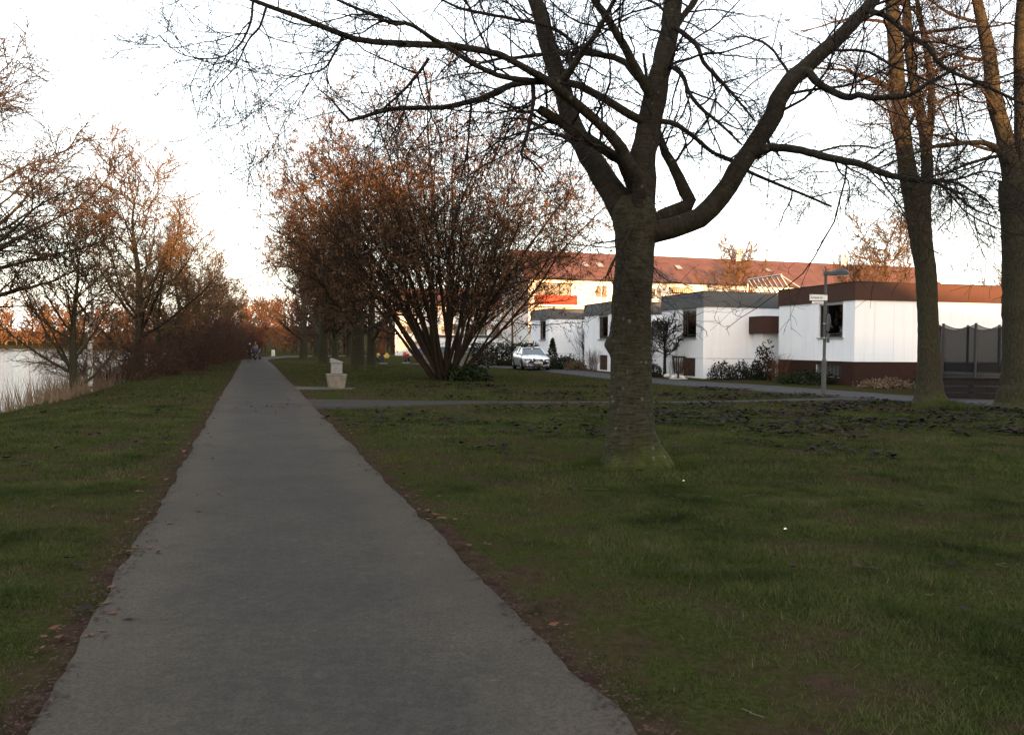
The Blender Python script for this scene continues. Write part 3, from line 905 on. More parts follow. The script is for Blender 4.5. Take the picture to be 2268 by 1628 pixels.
# low white garage and garden hedge behind the hazel
g = empty('garage', (-8.6, 76, 0), math.radians(4), 'low white garage behind the hazel stems', 'garage')
MB().box(0, 7.2, 0, 5, -0.3, 2.35).build('wall', M['white_wall'], g)
MB().box(-0.08, 7.28, -0.08, 5.08, 2.352, 2.6).build('roof', M['grey_clad'], g)
for i in range(2):
    d = MB().box(0.6 + 3.3 * i, 3.2 + 3.3 * i, -0.05, -0.003, 0.02, 2.05).build('garage_door', M['white_paint'], g)
    hb = MB()
    for j in range(5): hb.box(0.62 + 3.3 * i, 3.18 + 3.3 * i, -0.07, -0.052, 0.2 + j * 0.38, 0.22 + j * 0.38)
    hb.build('door_rib', M['sill'], d)

# ------------------------------------------------------------------ trees
def limb_from_picture(pts, depth, n=26, jitter=0.0, rng=RNG):
    """pts: (x, y, width) on the 2268 copy plus depth offset; gives world points and radii of a limb"""
    rows = []
    for p in pts:
        dpt = depth + (p[3] if len(p) > 3 else 0.0)
        w = at(p[0], p[1], dpt)
        rows.append((w.x, w.y, w.z, 0.5 * p[2] * dpt / F2))
    q = smooth_line(rows, n)
    if jitter:
        q[1:-1, :3] += jitter * q[1:-1, 3:4] * rng.standard_normal((n - 2, 3))
    return q[:, :3], np.maximum(q[:, 3], 0.003)


def bark_bump(amp, freq, seed):
    r = np.random.default_rng(seed)
    k = r.standard_normal((7, 3)) * freq; ph = r.random(7) * 6.28
    def f(ring, c):
        s = 0
        for i in range(7):
            s = s + np.sin(ring @ k[i] + ph[i]) / 7 ** 0.5
        return amp * s
    return f


def stack_limbs(limbs, n=26):
    P = np.stack([l[0] for l in limbs]); R = np.stack([l[1] for l in limbs])
    return P, R


# --- the big cherry tree in the lawn
DC = 10.5
cherry = empty('cherry_tree', at(1400, 1022, DC), 0, 'big bare cherry tree with banded lichen-spotted trunk, nearest in the lawn', 'tree')
cherry.location.z = 0
INV = Vector(cherry.location)
def rel(limb): return limb[0] - np.array(INV), limb[1]
trunk = limb_from_picture([(1402, 1040, 128), (1402, 1012, 118), (1399, 975, 110), (1397, 930, 102), (1396, 880, 95), (1397, 820, 90), (1398, 760, 89), (1400, 690, 87), (1404, 610, 85), (1406, 540, 87), (1406, 500, 95), (1407, 468, 92), (1410, 440, 74)], DC, 110)
def trunk_bump(ring, c):
    b = bark_bump(0.040, 3.2, 5)(ring, c) + bark_bump(0.022, 9.0, 6)(ring, c) + bark_bump(0.012, 24.0, 8)(ring, c)
    d = ring - c; a = np.arctan2(d[..., 1], d[..., 0]); z = ring[..., 2]
    flare = np.clip(1 - (z + 0.1) / 0.75, 0, 1) ** 1.8
    b = b + flare * (0.08 + 0.75 * np.clip(np.cos(a + 0.35), 0, 1) ** 5 + 0.20 * np.clip(np.cos(a - 2.2), 0, 1) ** 4 + 0.26 * np.clip(np.cos(a + 1.75), 0, 1) ** 6 + 0.10 * np.sin(5 * a + 1.0) + 0.12 * np.clip(np.cos(a + 2.7), 0, 1) ** 6)
    b = b + 0.30 * np.exp(-((z - 1.62) / 0.11) ** 2) * np.clip(np.cos(a - 2.9), 0, 1) ** 6     # burl
    b = b + 0.10 * np.exp(-((z - 3.42) / 0.12) ** 2) * np.clip(np.cos(a - 3.0), 0, 1) ** 2
    return b
tp, tr_ = rel(trunk)
tube_obj('trunk', [(tp[None], tr_[None], 56)], M['cherry_bark'], cherry, trunk_bump)
LIMBS = [
    # left big limb
    [(1402, 505, 66, 0.02), (1372, 448, 58, 0.1), (1330, 385, 51, 0.25), (1300, 335, 48, 0.4), (1272, 283, 46, 0.55), (1246, 198, 40, 0.75), (1218, 113, 36, 0.9), (1195, 30, 32, 1.05), (1172, -50, 28, 1.2), (1150, -160, 20, 1.4)],
    # centre limb
    [(1410, 510, 76, 0), (1418, 440, 66, 0.05), (1424, 390, 58, 0.1), (1428, 340, 54, 0.15), (1437, 285, 54, 0.2), (1447, 227, 53, 0.25), (1462, 160, 47, 0.3), (1478, 100, 44, 0.4), (1492, -20, 38, 0.5), (1500, -150, 28, 0.5), (1495, -300, 16, 0.6)],
    # right limb
    [(1425, 520, 50, 0), (1460, 510, 50, -0.02), (1512, 500, 48, -0.05), (1562, 473, 47, -0.1), (1612, 413, 45, -0.1), (1652, 347, 43, -0.1), (1700, 277, 42, 0), (1736, 200, 40, 0), (1778, 155, 37, 0.1), (1832, 108, 32, 0.1), (1892, 50, 29, 0.1), (1950, -22, 25, 0.2), (2010, -120, 18, 0.3)],
    # elbow limb
    [(1440, 492, 34, 0.25), (1485, 474, 35, 0.3), (1522, 457, 33, 0.32), (1526, 443, 28, 0.33), (1513, 420, 26, 0.35), (1497, 380, 24, 0.4), (1474, 340, 19, 0.5), (1462, 305, 14, 0.6), (1440, 220, 9, 0.9), (1425, 120, 6, 1.2)],
    # dark front limb going far left
    [(1404, 500, 36, -0.08), (1412, 445, 32, -0.22), (1418, 405, 30, -0.32), (1391, 362, 27, -0.4), (1372, 323, 25, -0.46), (1350, 296, 24, -0.5), (1315, 263, 22, -0.6), (1278, 232, 21, -0.7), (1236, 198, 20, -0.85), (1205, 174, 17, -0.95), (1151, 145, 15, -1.1), (1106, 121, 14, -1.2), (1036, 107, 14, -1.4), (994, 101, 14, -1.5), (936, 99, 14, -1.6), (796, 89, 13, -1.9), (730, 66, 12, -2.0), (647, 33, 11, -2.1), (560, 2, 9, -2.2), (470, -40, 6, -2.3)],
    # short broken limb
    [(1412, 452, 24, 0.02), (1396, 402, 24, -0.08), (1374, 357, 23, -0.2), (1349, 340, 22, -0.25), (1312, 312, 22, -0.3), (1278, 295, 22, -0.35), (1244, 272, 21, -0.4), (1210, 252, 21, -0.5), (1195, 243, 19, -0.55)],
    # lower long limb to the left
    [(1442, 276, 21, 0.18), (1403, 259, 19, 0.1), (1369, 238, 18, 0.05), (1329, 215, 16, 0), (1290, 193, 15, -0.1), (1255, 184, 15, -0.2), (1222, 181, 15, -0.35), (1164, 182, 14, -0.5), (1118, 194, 13, -0.6), (1077, 215, 12, -0.7), (1044, 225, 12, -0.8), (986, 238, 11, -0.9), (920, 240, 10, -1.0), (866, 242, 9, -1.1), (821, 254, 8, -1.2), (771, 267, 7, -1.3), (742, 228, 4, -1.35), (705, 198, 2.5, -1.4)],
    # strand between
    [(1222, 184, 14, -0.8), (1164, 178, 13, -0.95), (1106, 168, 12, -1.1), (1044, 140, 11, -1.3), (1002, 112, 10, -1.5), (955, 84, 9, -1.6), (907, 54, 9, -1.75), (870, 54, 8, -1.8), (829, 35, 8, -1.9), (754, 4, 6, -2.0), (690, -30, 5, -2.1)],
    [(1440, 207, 24, 0.1), (1414, 164, 21, 0), (1392, 122, 19, -0.1), (1375, 91, 18, -0.2), (1345, 42, 16, -0.3), (1308, -12, 14, -0.4), (1270, -90, 10, -0.5)],
    [(1434, 196, 15, 0.3), (1403, 162, 15, 0.4), (1375, 133, 14, 0.5), (1307, 119, 12, 0.6), (1251, 120, 10, 0.7), (1194, 122, 9, 0.8), (1151, 128, 8, 0.9), (1100, 132, 6, 1.0), (1030, 150, 4, 1.2)],
    [(1240, 184, 18, -0.85), (1270, 147, 15, -1.0), (1290, 113, 13, -1.1), (1312, 88, 12, -1.2), (1340, 40, 11, -1.3), (1365, -8, 9, -1.4), (1400, -90, 6, -1.5)],
    [(1275, 104, 8, 0.5), (1251, 79, 8, 0.4), (1209, 58, 8, 0.3), (1127, 41, 7, 0.1), (1085, 33, 7, 0), (1019, 19, 6, -0.2), (960, -10, 4, -0.3)],
    [(1490, 62, 11, 0.2), (1504, 68, 11, 0.1), (1543, 101, 10, 0), (1557, 136, 9, -0.1), (1586, 169, 8, -0.2), (1625, 211, 6, -0.3), (1673, 270, 4, -0.4)],
    [(1480, 150, 11, 0.2), (1495, 153, 11, 0.1), (1514, 172, 10, 0), (1527, 208, 9, -0.1), (1557, 244, 8, -0.2), (1596, 276, 6, -0.3), (1644, 322, 4, -0.4)],
    [(1455, 268, 13, 0.2), (1469, 270, 13, 0.15), (1498, 276, 12, 0.1), (1534, 302, 10, 0.2), (1579, 338, 9, 0.3), (1625, 360, 8, 0.35), (1651, 377, 8, 0.4), (1709, 403, 7, 0.4), (1774, 429, 6, 0.4), (1842, 458, 5, 0.4)],
    [(1655, 345, 22, -0.1), (1673, 341, 22, -0.15), (1696, 330, 20, -0.25), (1732, 328, 18, -0.4), (1774, 334, 17, -0.6), (1839, 351, 16, -0.9), (1904, 364, 14, -1.2), (1961, 386, 13, -1.4), (2020, 398, 11, -1.6), (2072, 405, 9, -1.8)],
    [(1775, 150, 20, 0.1), (1790, 159, 19, 0), (1810, 182, 17, -0.1), (1839, 201, 15, -0.2), (1881, 217, 14, -0.4), (1904, 211, 13, -0.5), (1930, 217, 12, -0.6), (1986, 216, 10, -0.8), (2019, 209, 9, -0.9), (2059, 183, 7, -1.1), (2120, 150, 5, -1.3)],
    [(1915, 22, 14, 0.1), (1928, 27, 13, 0), (1964, 37, 12, -0.1), (2008, 73, 11, -0.3), (2056, 106, 10, -0.5), (2078, 139, 9, -0.6), (2111, 161, 8, -0.7), (2180, 190, 7, -0.9), (2268, 232, 5, -1.1)],
    [(2072, 404, 8, -1.8), (2110, 425, 6, -1.9), (2150, 460, 4, -2.0), (2200, 480, 3, -2.1)],
    [(2072, 404, 6, -1.8), (2130, 395, 5, -1.9), (2180, 380, 4, -2.0), (2230, 390, 3, -2.1)],
    # hanging shoots
    [(1180, 180, 10, -0.8), (1182, 220, 9, -0.82), (1175, 265, 8, -0.85), (1165, 310, 7, -0.9), (1155, 345, 6, -0.9), (1185, 360, 4, -0.95), (1215, 395, 2.5, -1.0)],
    [(1045, 226, 6, -0.8), (1040, 270, 5, -0.82), (1035, 330, 4, -0.85), (1020, 400, 3, -0.9)],
    [(950, 130, 8, -1.55), (925, 165, 7, -1.55), (890, 205, 6, -1.5), (850, 240, 5, -1.45)],
    [(560, 5, 6, -2.2), (555, 50, 5, -2.25), (530, 100, 4, -2.3), (480, 130, 3, -2.35), (400, 120, 2.5, -2.4), (350, 75, 2, -2.4)],
    [(590, 15, 6, -2.2), (575, 60, 5, -2.2), (550, 90, 4, -2.3), (520, 150, 3, -2.3), (480, 190, 2, -2.4)],
    [(760, 78, 6, -1.9), (745, 110, 5, -1.95), (720, 150, 4, -2.0), (680, 165, 3, -2.05), (630, 175, 2, -2.1)],
    [(1540, 0, 14, 0.6), (1510, 40, 14, 0.5), (1488, 80, 16, 0.4)][::-1] + [(1560, -60, 10, 0.7)],
    [(1400, 505, 8, -0.3), (1370, 560, 6, -0.4), (1352, 590, 4, -0.45), (1340, 620, 2.5, -0.5)],
]
limbs = [rel(limb_from_picture(l, DC, 30, 0.06)) for l in LIMBS]
lb = bark_bump(0.05, 7.0, 9)
for i, (p, r) in enumerate(limbs):
    thick = r.max() > 0.05
    o = tube_obj('limb', [(p[None], r[None], 18 if thick else 8)], M['cherry_limb'] if r.max() > 0.035 else M['twig_dark'], cherry, lb if thick else None)
P0, R0 = stack_limbs(limbs)
r_ = np.random.default_rng(21)
big = np.array([r.max() > 0.06 for p, r in limbs])
PA, RA = P0[~big], R0[~big]
P1a, R1a = grow(PA, RA, 10, 0.10, 1.0, 1.3, 52, 10, 0.6, 0.16, 0.0, 0.3, 0.005, r_, rcap=0.014)
P1b, R1b = grow(P0[big], R0[big], 13, 0.35, 1.0, 1.7, 55, 12, 0.30, 0.15, 0.02, 0.3, 0.006, r_, rcap=0.022)
P2a, R2a = grow(P1a, R1a, 7, 0.15, 1.0, 0.72, 45, 7, 0.62, 0.20, 0.02, 0.4, 0.0036, r_, rcap=0.008)
P2b, R2b = grow(P1b, R1b, 10, 0.12, 1.0, 0.95, 48, 7, 0.55, 0.20, 0.02, 0.4, 0.0038, r_, rcap=0.010)
P2 = np.concatenate([P2a, P2b]); R2 = np.concatenate([R2a, R2b])
P3, R3 = grow(P2, R2, 4, 0.15, 1.0, 0.30, 45, 4, 0.7, 0.22, 0.02, 0.5, 0.0031, r_, rcap=0.005)
tube_obj('crown', [(P1a, R1a, 5), (P1b, R1b, 6), (P2, R2, 3), (P3, R3, 3)], M['twig_dark'], cherry)


# --- generic trees, each with trunk, crown and perhaps clinging leaves
def make_tree(name, seed, hgt, trunk_r, fork, spread, mats, n_limb=9, lean=0.0, l1=9, l2=7, l3=4, leaf=None, up=0.05, multi=None, twig=0.0045, ang=48, trunk_sides=12, limb_len=0.62, flop=0.024):
    """returns an Empty with trunk, crown (and foliage); base at the origin"""
    r = np.random.default_rng(seed)
    root = empty(name)
    groups = []
    if multi:
        n, rad, maxa = multi
        az = r.random(n) * 6.283; el = np.radians(maxa) * np.sqrt(r.random(n))
        N = 18
        base = np.stack([rad * np.cos(az) * r.random(n), rad * np.sin(az) * r.random(n), np.zeros(n) - 0.1], 1)
        d = np.stack([np.sin(el) * np.cos(az), np.sin(el) * np.sin(az), np.cos(el)], 1)
        L = hgt * (0.72 + 0.33 * r.random(n)) * (1 - 0.18 * el / np.radians(maxa))
        out = np.empty((n, N, 3)); out[:, 0] = base; cur = d.copy()
        for j in range(1, N):
            out[:, j] = out[:, j - 1] + cur * (L / (N - 1))[:, None]
            outw = np.stack([np.cos(az), np.sin(az), np.zeros(n)], 1)
            cur = nrm(cur + 0.06 * r.standard_normal(cur.shape) + flop * outw * (j / N) ** 1.5 + np.array([0, 0, up * 0.3]))
        rr = trunk_r * (0.55 + 0.6 * r.random(n))[:, None] * np.linspace(1, 0.12, N)[None] ** 0.9
        PL, RL = out, rr
        tube_obj('trunk', [(PL, RL, 7)], mats[0], root)
        t0 = 0.26
    else:
        N = 20
        pts = [(0, 0, -0.25, trunk_r * 1.45), (0, 0, 0.05, trunk_r * 1.28), (lean * 0.1, 0, 0.5, trunk_r * 1.03), (lean * 0.5, 0.02, fork * 0.6, trunk_r * 0.92), (lean, 0, fork, trunk_r * 0.86),
               (lean * 1.1 + 0.12 * r.standard_normal(), 0.12 * r.standard_normal(), fork + (hgt - fork) * 0.4, trunk_r * 0.5), (lean * 1.2 + 0.3 * r.standard_normal(), 0.3 * r.standard_normal(), fork + (hgt - fork) * 0.75, trunk_r * 0.22), (lean * 1.2, 0.0, hgt * 0.98, 0.012)]
        q = smooth_line(pts, 40)
        TP, TR = q[None, :, :3], q[None, :, 3]
        t_f = fork / hgt
        A, RA_ = grow(TP, TR, n_limb, t_f * 0.85, 0.93, (hgt - fork) * limb_len * spread, ang, 16, 0.42, 0.07, up, 0.12, 0.01, r, 0.18, 0.5, spread=10, rcap=trunk_r * 0.36)
        v, f, u = tubes([(TP, TR, trunk_sides)], bark_bump(0.05, 3.0, seed))
        v2, f2, u2 = tubes([(A, RA_, 7)])
        link('trunk', np_mesh('trunk', np.concatenate([v, v2]), np.concatenate([f, f2 + len(v)]), mats[0], True, np.concatenate([u, u2])), None, root)
        PL, RL = A, RA_
        t0 = 0.12
    ll = np.linalg.norm(PL[:, 1:] - PL[:, :-1], axis=-1).sum(1).mean()
    Q1, S1 = grow(PL, RL, l1, t0, 1.0, ll * 0.36, 44, 9, 0.5, 0.12, up, 0.25, twig * 1.5, r, 0.18, 0.45)
    Q2, S2 = grow(Q1, S1, l2, 0.10, 1.0, ll * 0.17, 44, 6, 0.6, 0.16, up, 0.4, twig, r, 0.3, 0.4, rcap=twig * 3)
    groups = [(Q1, S1, 4), (Q2, S2, 3)]
    last = Q2
    if l3:
        Q3, S3 = grow(Q2, S2, l3, 0.2, 1.0, ll * 0.065, 42, 3, 0.7, 0.2, up, 0.5, twig * 0.8, r, 0.3, 0.3, rcap=twig * 1.6)
        groups.append((Q3, S3, 3)); last = Q3
    tube_obj('crown', groups, mats[1], root)
    if leaf:
        per, size, asp, lm = leaf
        v, f = leaves(last if per >= 1 else last[r.random(len(last)) < per], max(1, int(per)), size, asp, r)
        link('foliage', np_mesh('foliage', v, f, lm, False), None, root)
    return root


def place(o, x, y, rz=0.0, s=1.0, label=None, cat='tree', group=None, z=None, sz=None):
    o.location = (x, y, float(height(x, y)) if z is None else z)
    o.rotation_euler = (0, 0, rz)
    o.scale = (s, s, s if sz is None else sz)
    return tag(o, label, cat, group)


# two tall forked trees on the right, by the road
def forked(name, depth, base_px, trunk_pts, stems, seed, label):
    root = empty(name, (0, 0, 0), 0, label, 'tree', 'tall forked trees by the road')
    b = at(base_px[0], base_px[1], depth); root.location = (b.x, b.y, 0)
    o = np.array(root.location)
    r = np.random.default_rng(seed)
    t = limb_from_picture(trunk_pts, depth, 44, 0.02, r)
    def fl(ring, c):
        z = ring[..., 2]; d = ring - c; a = np.arctan2(d[..., 1], d[..., 0])
        return bark_bump(0.05, 2.5, seed)(ring, c) + np.clip(1 - z / 0.9, 0, 1) ** 2 * (0.06 + 0.16 * np.cos(3 * a + seed) ** 2)
    tube_obj('trunk', [((t[0] - o)[None], t[1][None], 24)], M['plain_bark'], root, fl)
    ss = [limb_from_picture(s, depth, 26, 0.03, r) for s in stems]
    ss = [(p - o, q) for p, q in ss]
    for p, q in ss:
        tube_obj('limb', [(p[None], q[None], 14)], M['plain_bark'], root, bark_bump(0.05, 3.0, seed + 1))
    PS, RS = np.stack([p for p, q in ss]), np.stack([q for p, q in ss])
    A, AR = grow(PS, RS, 11, 0.10, 1.0, 3.6, 64, 14, 0.42, 0.10, -0.015, 0.2, 0.01, r, 0.25, 0.35, rcap=0.055)
    Bq, BR = grow(A, AR, 9, 0.12, 1.0, 1.35, 48, 9, 0.5, 0.16, -0.015, 0.3, 0.0085, r, 0.3, 0.4, rcap=0.024)
    C, CR = grow(Bq, BR, 8, 0.15, 1.0, 0.6, 45, 6, 0.6, 0.2, -0.01, 0.4, 0.0068, r, 0.3, 0.3, rcap=0.013)
    sel = r.random(len(C)) < 0.7
    D, DR = grow(C[sel], CR[sel], 3, 0.2, 1.0, 0.3, 45, 4, 0.7, 0.25, -0.01, 0.5, 0.0058, r, 0.3, 0.3, rcap=0.008)
    tube_obj('branches', [(A, AR, 6)], M['twig_tan'], root)
    tube_obj('crown', [(Bq, BR, 4), (C, CR, 3), (D, DR, 3)], M['twig_tan'], root)
    return root


forked('forked_tree', 22.3, (2058, 872), [(2060, 890, 70), (2059, 868, 58), (2058, 800, 48), (2056, 700, 43), (2050, 600, 43), (2042, 540, 46), (2034, 480, 50), (2030, 440, 52), (2026, 400, 44)],
       [[(2028, 470, 40), (2018, 420, 38), (2004, 340, 36), (1994, 250, 34), (1985, 140, 31), (1974, 0, 27), (1960, -140, 18), (1950, -300, 9)],
        [(2040, 470, 30), (2052, 410, 27), (2052, 330, 24), (2040, 260, 22), (2018, 150, 20), (2008, 20, 17), (1998, -120, 12), (2010, -260, 7)],
        [(2052, 340, 18, 0.2), (2062, 260, 16, 0.4), (2062, 180, 14, 0.6), (2048, 90, 12, 0.8), (2030, -10, 9, 1.0), (2025, -130, 6, 1.2)]],
       31, 'tall forked bare tree with the slimmer trunk, in front of the white house wall')
forked('forked_tree', 21.4, (2262, 886), [(2262, 905, 105), (2262, 885, 92), (2261, 800, 80), (2259, 700, 70), (2256, 600, 64), (2254, 520, 62), (2250, 450, 66), (2248, 400, 60)],
       [[(2246, 440, 46), (2238, 370, 38), (2225, 300, 34), (2202, 220, 31), (2190, 120, 27), (2168, 20, 22), (2140, -100, 15), (2130, -240, 8)],
        [(2256, 430, 44), (2266, 340, 38), (2268, 220, 36), (2264, 100, 32), (2272, -40, 26), (2280, -200, 15), (2290, -320, 8)],
        [(2236, 360, 14, -0.2), (2190, 320, 12, -0.5), (2130, 318, 10, -0.8), (2070, 325, 8, -1.0), (2000, 350, 6, -1.3), (1930, 380, 4, -1.6)]],
       37, 'thick-trunked bare tree at the very edge of the picture, beside the trampoline')

# --- the brown multi-stemmed hazel
hz = make_tree('hazel_shrub', 51, 14.4, 0.10, 0, 1, (M['hazel_bark'], M['hazel_bark']), l1=12, l2=8, l3=2, up=0.035, multi=(42, 0.62, 41), twig=0.011, flop=0.075,
               leaf=(8, 0.12, 0.165, M['hazel_leaf']))
hb_ = at(985, 838, 36)
place(hz, hb_.x, hb_.y, 0.3, 1.0, 'huge multi-stemmed hazel covered in brown catkins, in the lawn behind the concrete tub', 'shrub')
# evergreen sprig at the hazel's foot
def leafy_bush(name, seed, rx, rz, n, size, mat, x, y, label, cat='bush', asp=0.32, group=None, flat=0.0):
    r = np.random.default_rng(seed)
    root = empty(name)
    d = nrm(r.standard_normal((n, 3))); d[:, 2] = np.abs(d[:, 2])
    lump = 1 + 0.22 * np.sin(d[:, 0] * 5 + seed) * np.cos(d[:, 1] * 6 + seed * 2)
    p = d * (0.55 + 0.45 * r.random((n, 1)) ** 0.5) * lump[:, None] * np.array([rx, rx, rz])
    P = np.stack([p * 0.8, p], axis=1)
    v, f = leaves(P, 2, size, asp, r, 0.1, 0.02)
    link('foliage', np_mesh('foliage', v, f, mat, False), None, root)
    st = np.stack([np.zeros((14, 3)) + np.array([0, 0, -0.05]), np.concatenate([d[:14] * 0.45 * np.array([rx, rx, rz])])], 1)
    tube_obj('stem', [(st, np.full((14, 2), 0.014), 4)], M['hazel_bark'], root)
    return place(root, x, y, seed, 1.0, label, cat, group)

eb = at(1040, 836, 35)
leafy_bush('evergreen_bush', 61, 1.0, 0.75, 500, 0.16, M['evergreen'], eb.x, eb.y, 'low evergreen bush at the foot of the brown hazel')

# --- trees along the right of the path
av = make_tree('avenue_tree', 71, 12.3, 0.42, 2.7, 1.25, (M['plain_bark'], M['twig_brown']), n_limb=20, l1=13, l2=8, l3=2, up=0.03, twig=0.018, leaf=(4, 0.15, 0.16, M['hazel_leaf']), ang=58)
AVG = 'trees in a row along the right of the foot path'
p = at(792, 822, 47)
place(av, p.x, p.y, 0.4, 1.0, 'thick-trunked brown-leaved tree next to the hazel, nearest of the row along the path', 'tree', AVG)
for dx, dy, dep, rz, s, lab in (
        (716, 802, 63, 2.1, 0.92, 'brown-leaved tree with leaning trunk foot, second of the row along the path'),
        (672, 785, 80, 4.0, 0.95, 'brown-leaved tree with the forked dark trunk, nearest the path among the farther ones'),
        (822, 800, 55, 5.2, 0.80, 'slimmer brown-leaved tree half hidden behind the thick-trunked one'),
        (742, 782, 86, 1.2, 0.85, 'brown-leaved tree in the sunlit gap of the row'),
        (700, 779, 98, 3.1, 0.85, 'far brown-leaved tree deep in the row, behind the leaning one'),
        (772, 776, 104, 0.3, 0.80, 'far brown-leaved tree behind the gap with the sunlit trunk')):
    c = copy_tree(av)
    p = at(dx, dy, dep)
    place(c, p.x, p.y, rz, s, lab, 'tree', AVG)

# --- trees on the lake bank
bt = make_tree('bank_tree', 81, 10.2, 0.27, 2.0, 1.05, (M['plain_bark'], M['twig_sunlit']), n_limb=19, l1=12, l2=8, l3=3, up=0.05, twig=0.017, ang=52, limb_len=0.76)
BG = 'bare trees on the lake bank'
p = at(308, 830, 41)
place(bt, p.x, p.y, 1.0, 1.05, 'broad bare tree with sunlit golden crown, standing on the bank', 'tree', BG, z=-0.75)
for dx, dy, dep, rz, s, z, lab in (
        (163, 880, 27, 4.4, 0.62, -1.0, 'thin-trunked bare tree beside the white birch'),
        (395, 800, 56, 0.2, 0.85, -0.9, 'bare tree behind the broad golden-crowned one'),
        (440, 790, 68, 5.5, 0.80, -0.9, 'bare bank tree farther along, over the dark thicket'),
        (478, 785, 86, 3.3, 0.80, -0.9, 'last bare bank tree before the path bends'),
        (352, 812, 49, 3.9, 0.78, -1.0, 'bare tree close behind the broad golden one, half hidden'),
        (508, 783, 104, 1.7, 0.85, -0.6, 'bare tree beyond the last thicket at the path bend')):
    c = copy_tree(bt)
    p = at(dx, dy, dep)
    place(c, p.x, p.y, rz, s, lab, 'tree', BG, z=z)
big_bt = make_tree('bank_tree', 83, 11.5, 0.34, 2.6, 1.1, (M['plain_bark'], M['twig_tan']), n_limb=22, l1=13, l2=9, l3=3, up=0.02, twig=0.014, ang=62, limb_len=0.8)
p = at(-130, 900, 24)
place(big_bt, p.x, p.y, 2.2, 0.9, 'large bare tree reaching in from the picture edge over the lake', 'tree', BG, z=-0.8)
bi = make_tree('birch_tree', 91, 7.0, 0.09, 2.6, 0.7, (M['birch'], M['twig_brown']), n_limb=10, l1=6, l2=5, l3=2, up=-0.02, twig=0.006, ang=40)
p = at(200, 860, 28.5)
place(bi, p.x, p.y, 0, 1.0, 'slender white-barked birch on the lake bank', 'tree', None, z=-1.0)

# thickets along the bank
th = make_tree('bank_thicket', 95, 5.2, 0.035, 0, 1, (M['twig_brown'], M['twig_red']), l1=9, l2=6, l3=2, up=0.03, multi=(30, 1.1, 58), twig=0.010)
TG = 'bare thickets along the lake bank'
for i, (dx, dy, dep, s, z, lab) in enumerate((
        (252, 850, 36, 0.85, -1.4, 'dark bare thicket between the birch and the broad tree'),
        (365, 830, 46, 1.05, -1.3, 'dark bare thicket beside the trunk of the broad bank tree'),
        (405, 815, 57, 1.05, -1.3, 'rounded bare thicket past the broad bank tree'),
        (440, 805, 68, 1.15, -1.3, 'reddish thicket in the middle of the bank row'),
        (470, 795, 80, 1.2, -1.3, 'reddish bare thicket behind the dry reeds'),
        (500, 788, 94, 1.2, -1.2, 'bare thicket by the white marker stone'),
        (530, 780, 108, 1.3, 0, 'bare thicket behind the walkers, at the bend of the path'),
        (330, 838, 40, 0.7, -1.6, 'low thicket below the broad bank tree, down the bank'),
        (422, 808, 62, 1.1, -1.2, 'dark thicket between the rounded and the reddish one'),
        (455, 798, 74, 1.2, -1.2, 'bare thicket just before the dry reeds'),
        (486, 790, 87, 1.25, -1.2, 'bare thicket short of the white marker stone'))):
    c = th if i == 0 else copy_tree(th)
    p = at(dx, dy, dep)
    place(c, p.x, p.y, i * 1.3, s, lab, 'thicket', TG, z=z)

# trees between and behind the buildings
sm = make_tree('garden_tree', 99, 9.0, 0.14, 1.6, 1.0, (M['twig_sunlit'], M['twig_sunlit']), n_limb=19, l1=11, l2=8, l3=2, up=0.05, twig=0.020, ang=52, limb_len=0.7)
GG = 'bare garden trees behind the houses'
p = at(1962, 760, 62)
place(sm, p.x, p.y, 0.5, 1.18, 'round bare tree glowing orange above the brown-banded roof', 'tree', GG, z=0)
for dx, dep, rz, s, lab in ((1885, 66, 1.9, 0.85, 'smaller orange-lit bare tree beside the round one above the brown roof'),
                            (1630, 70, 2.5, 1.05, 'bare tree in front of the red apartment roof, above the second house'),
                            (1135, 72, 3.7, 0.95, 'bare tree before the balcony block, behind the silver car'),
                            (1075, 84, 0.9, 0.9, 'bare tree behind the garage and the parked cars'),
                            (2240, 78, 4.9, 0.95, 'far bare tree just showing beside the thick edge trunk')):
    c = copy_tree(sm)
    p = at(dx, 790, dep)
    place(c, p.x, p.y, rz, s, lab, 'tree', GG, z=0)

# far woods that read as one mass
def far_wood(name, spots, label, seed, mat, hts, twigs=260, rm=0.03):
    r = np.random.default_rng(seed)
    V = []; Fq = []; b = 0
    for (x, y) in spots:
        h = hts[0] + (hts[1] - hts[0]) * r.random()
        t = np.array([[[x, y, -0.5], [x + 0.2 * r.standard_normal(), y, h * 0.5], [x + 0.4 * r.standard_normal(), y, h * 0.95]]])
        tr = np.array([[0.02 * h, 0.014 * h, 0.003 * h]])
        A, AR = grow(t, tr, 22, 0.12, 0.98, h * 0.42, 45, 5, 0.5, 0.12, 0.06, 0.2, rm * 1.4, r, 0.25, 0.5)
        Bq, BR = grow(A, AR, twigs // 22, 0.1, 1.0, h * 0.16, 45, 3, 0.6, 0.2, 0.05, 0.4, rm, r, 0.3, 0.4)
        v, f, u = tubes([(t, tr, 5), (A, AR, 3), (Bq, BR, 3)])
        V.append(v); Fq.append(f + b); b += len(v)
    o = link(name, np_mesh(name, np.concatenate(V), np.concatenate(Fq), mat))
    return tag(o, label, 'wood', None, 'stuff')

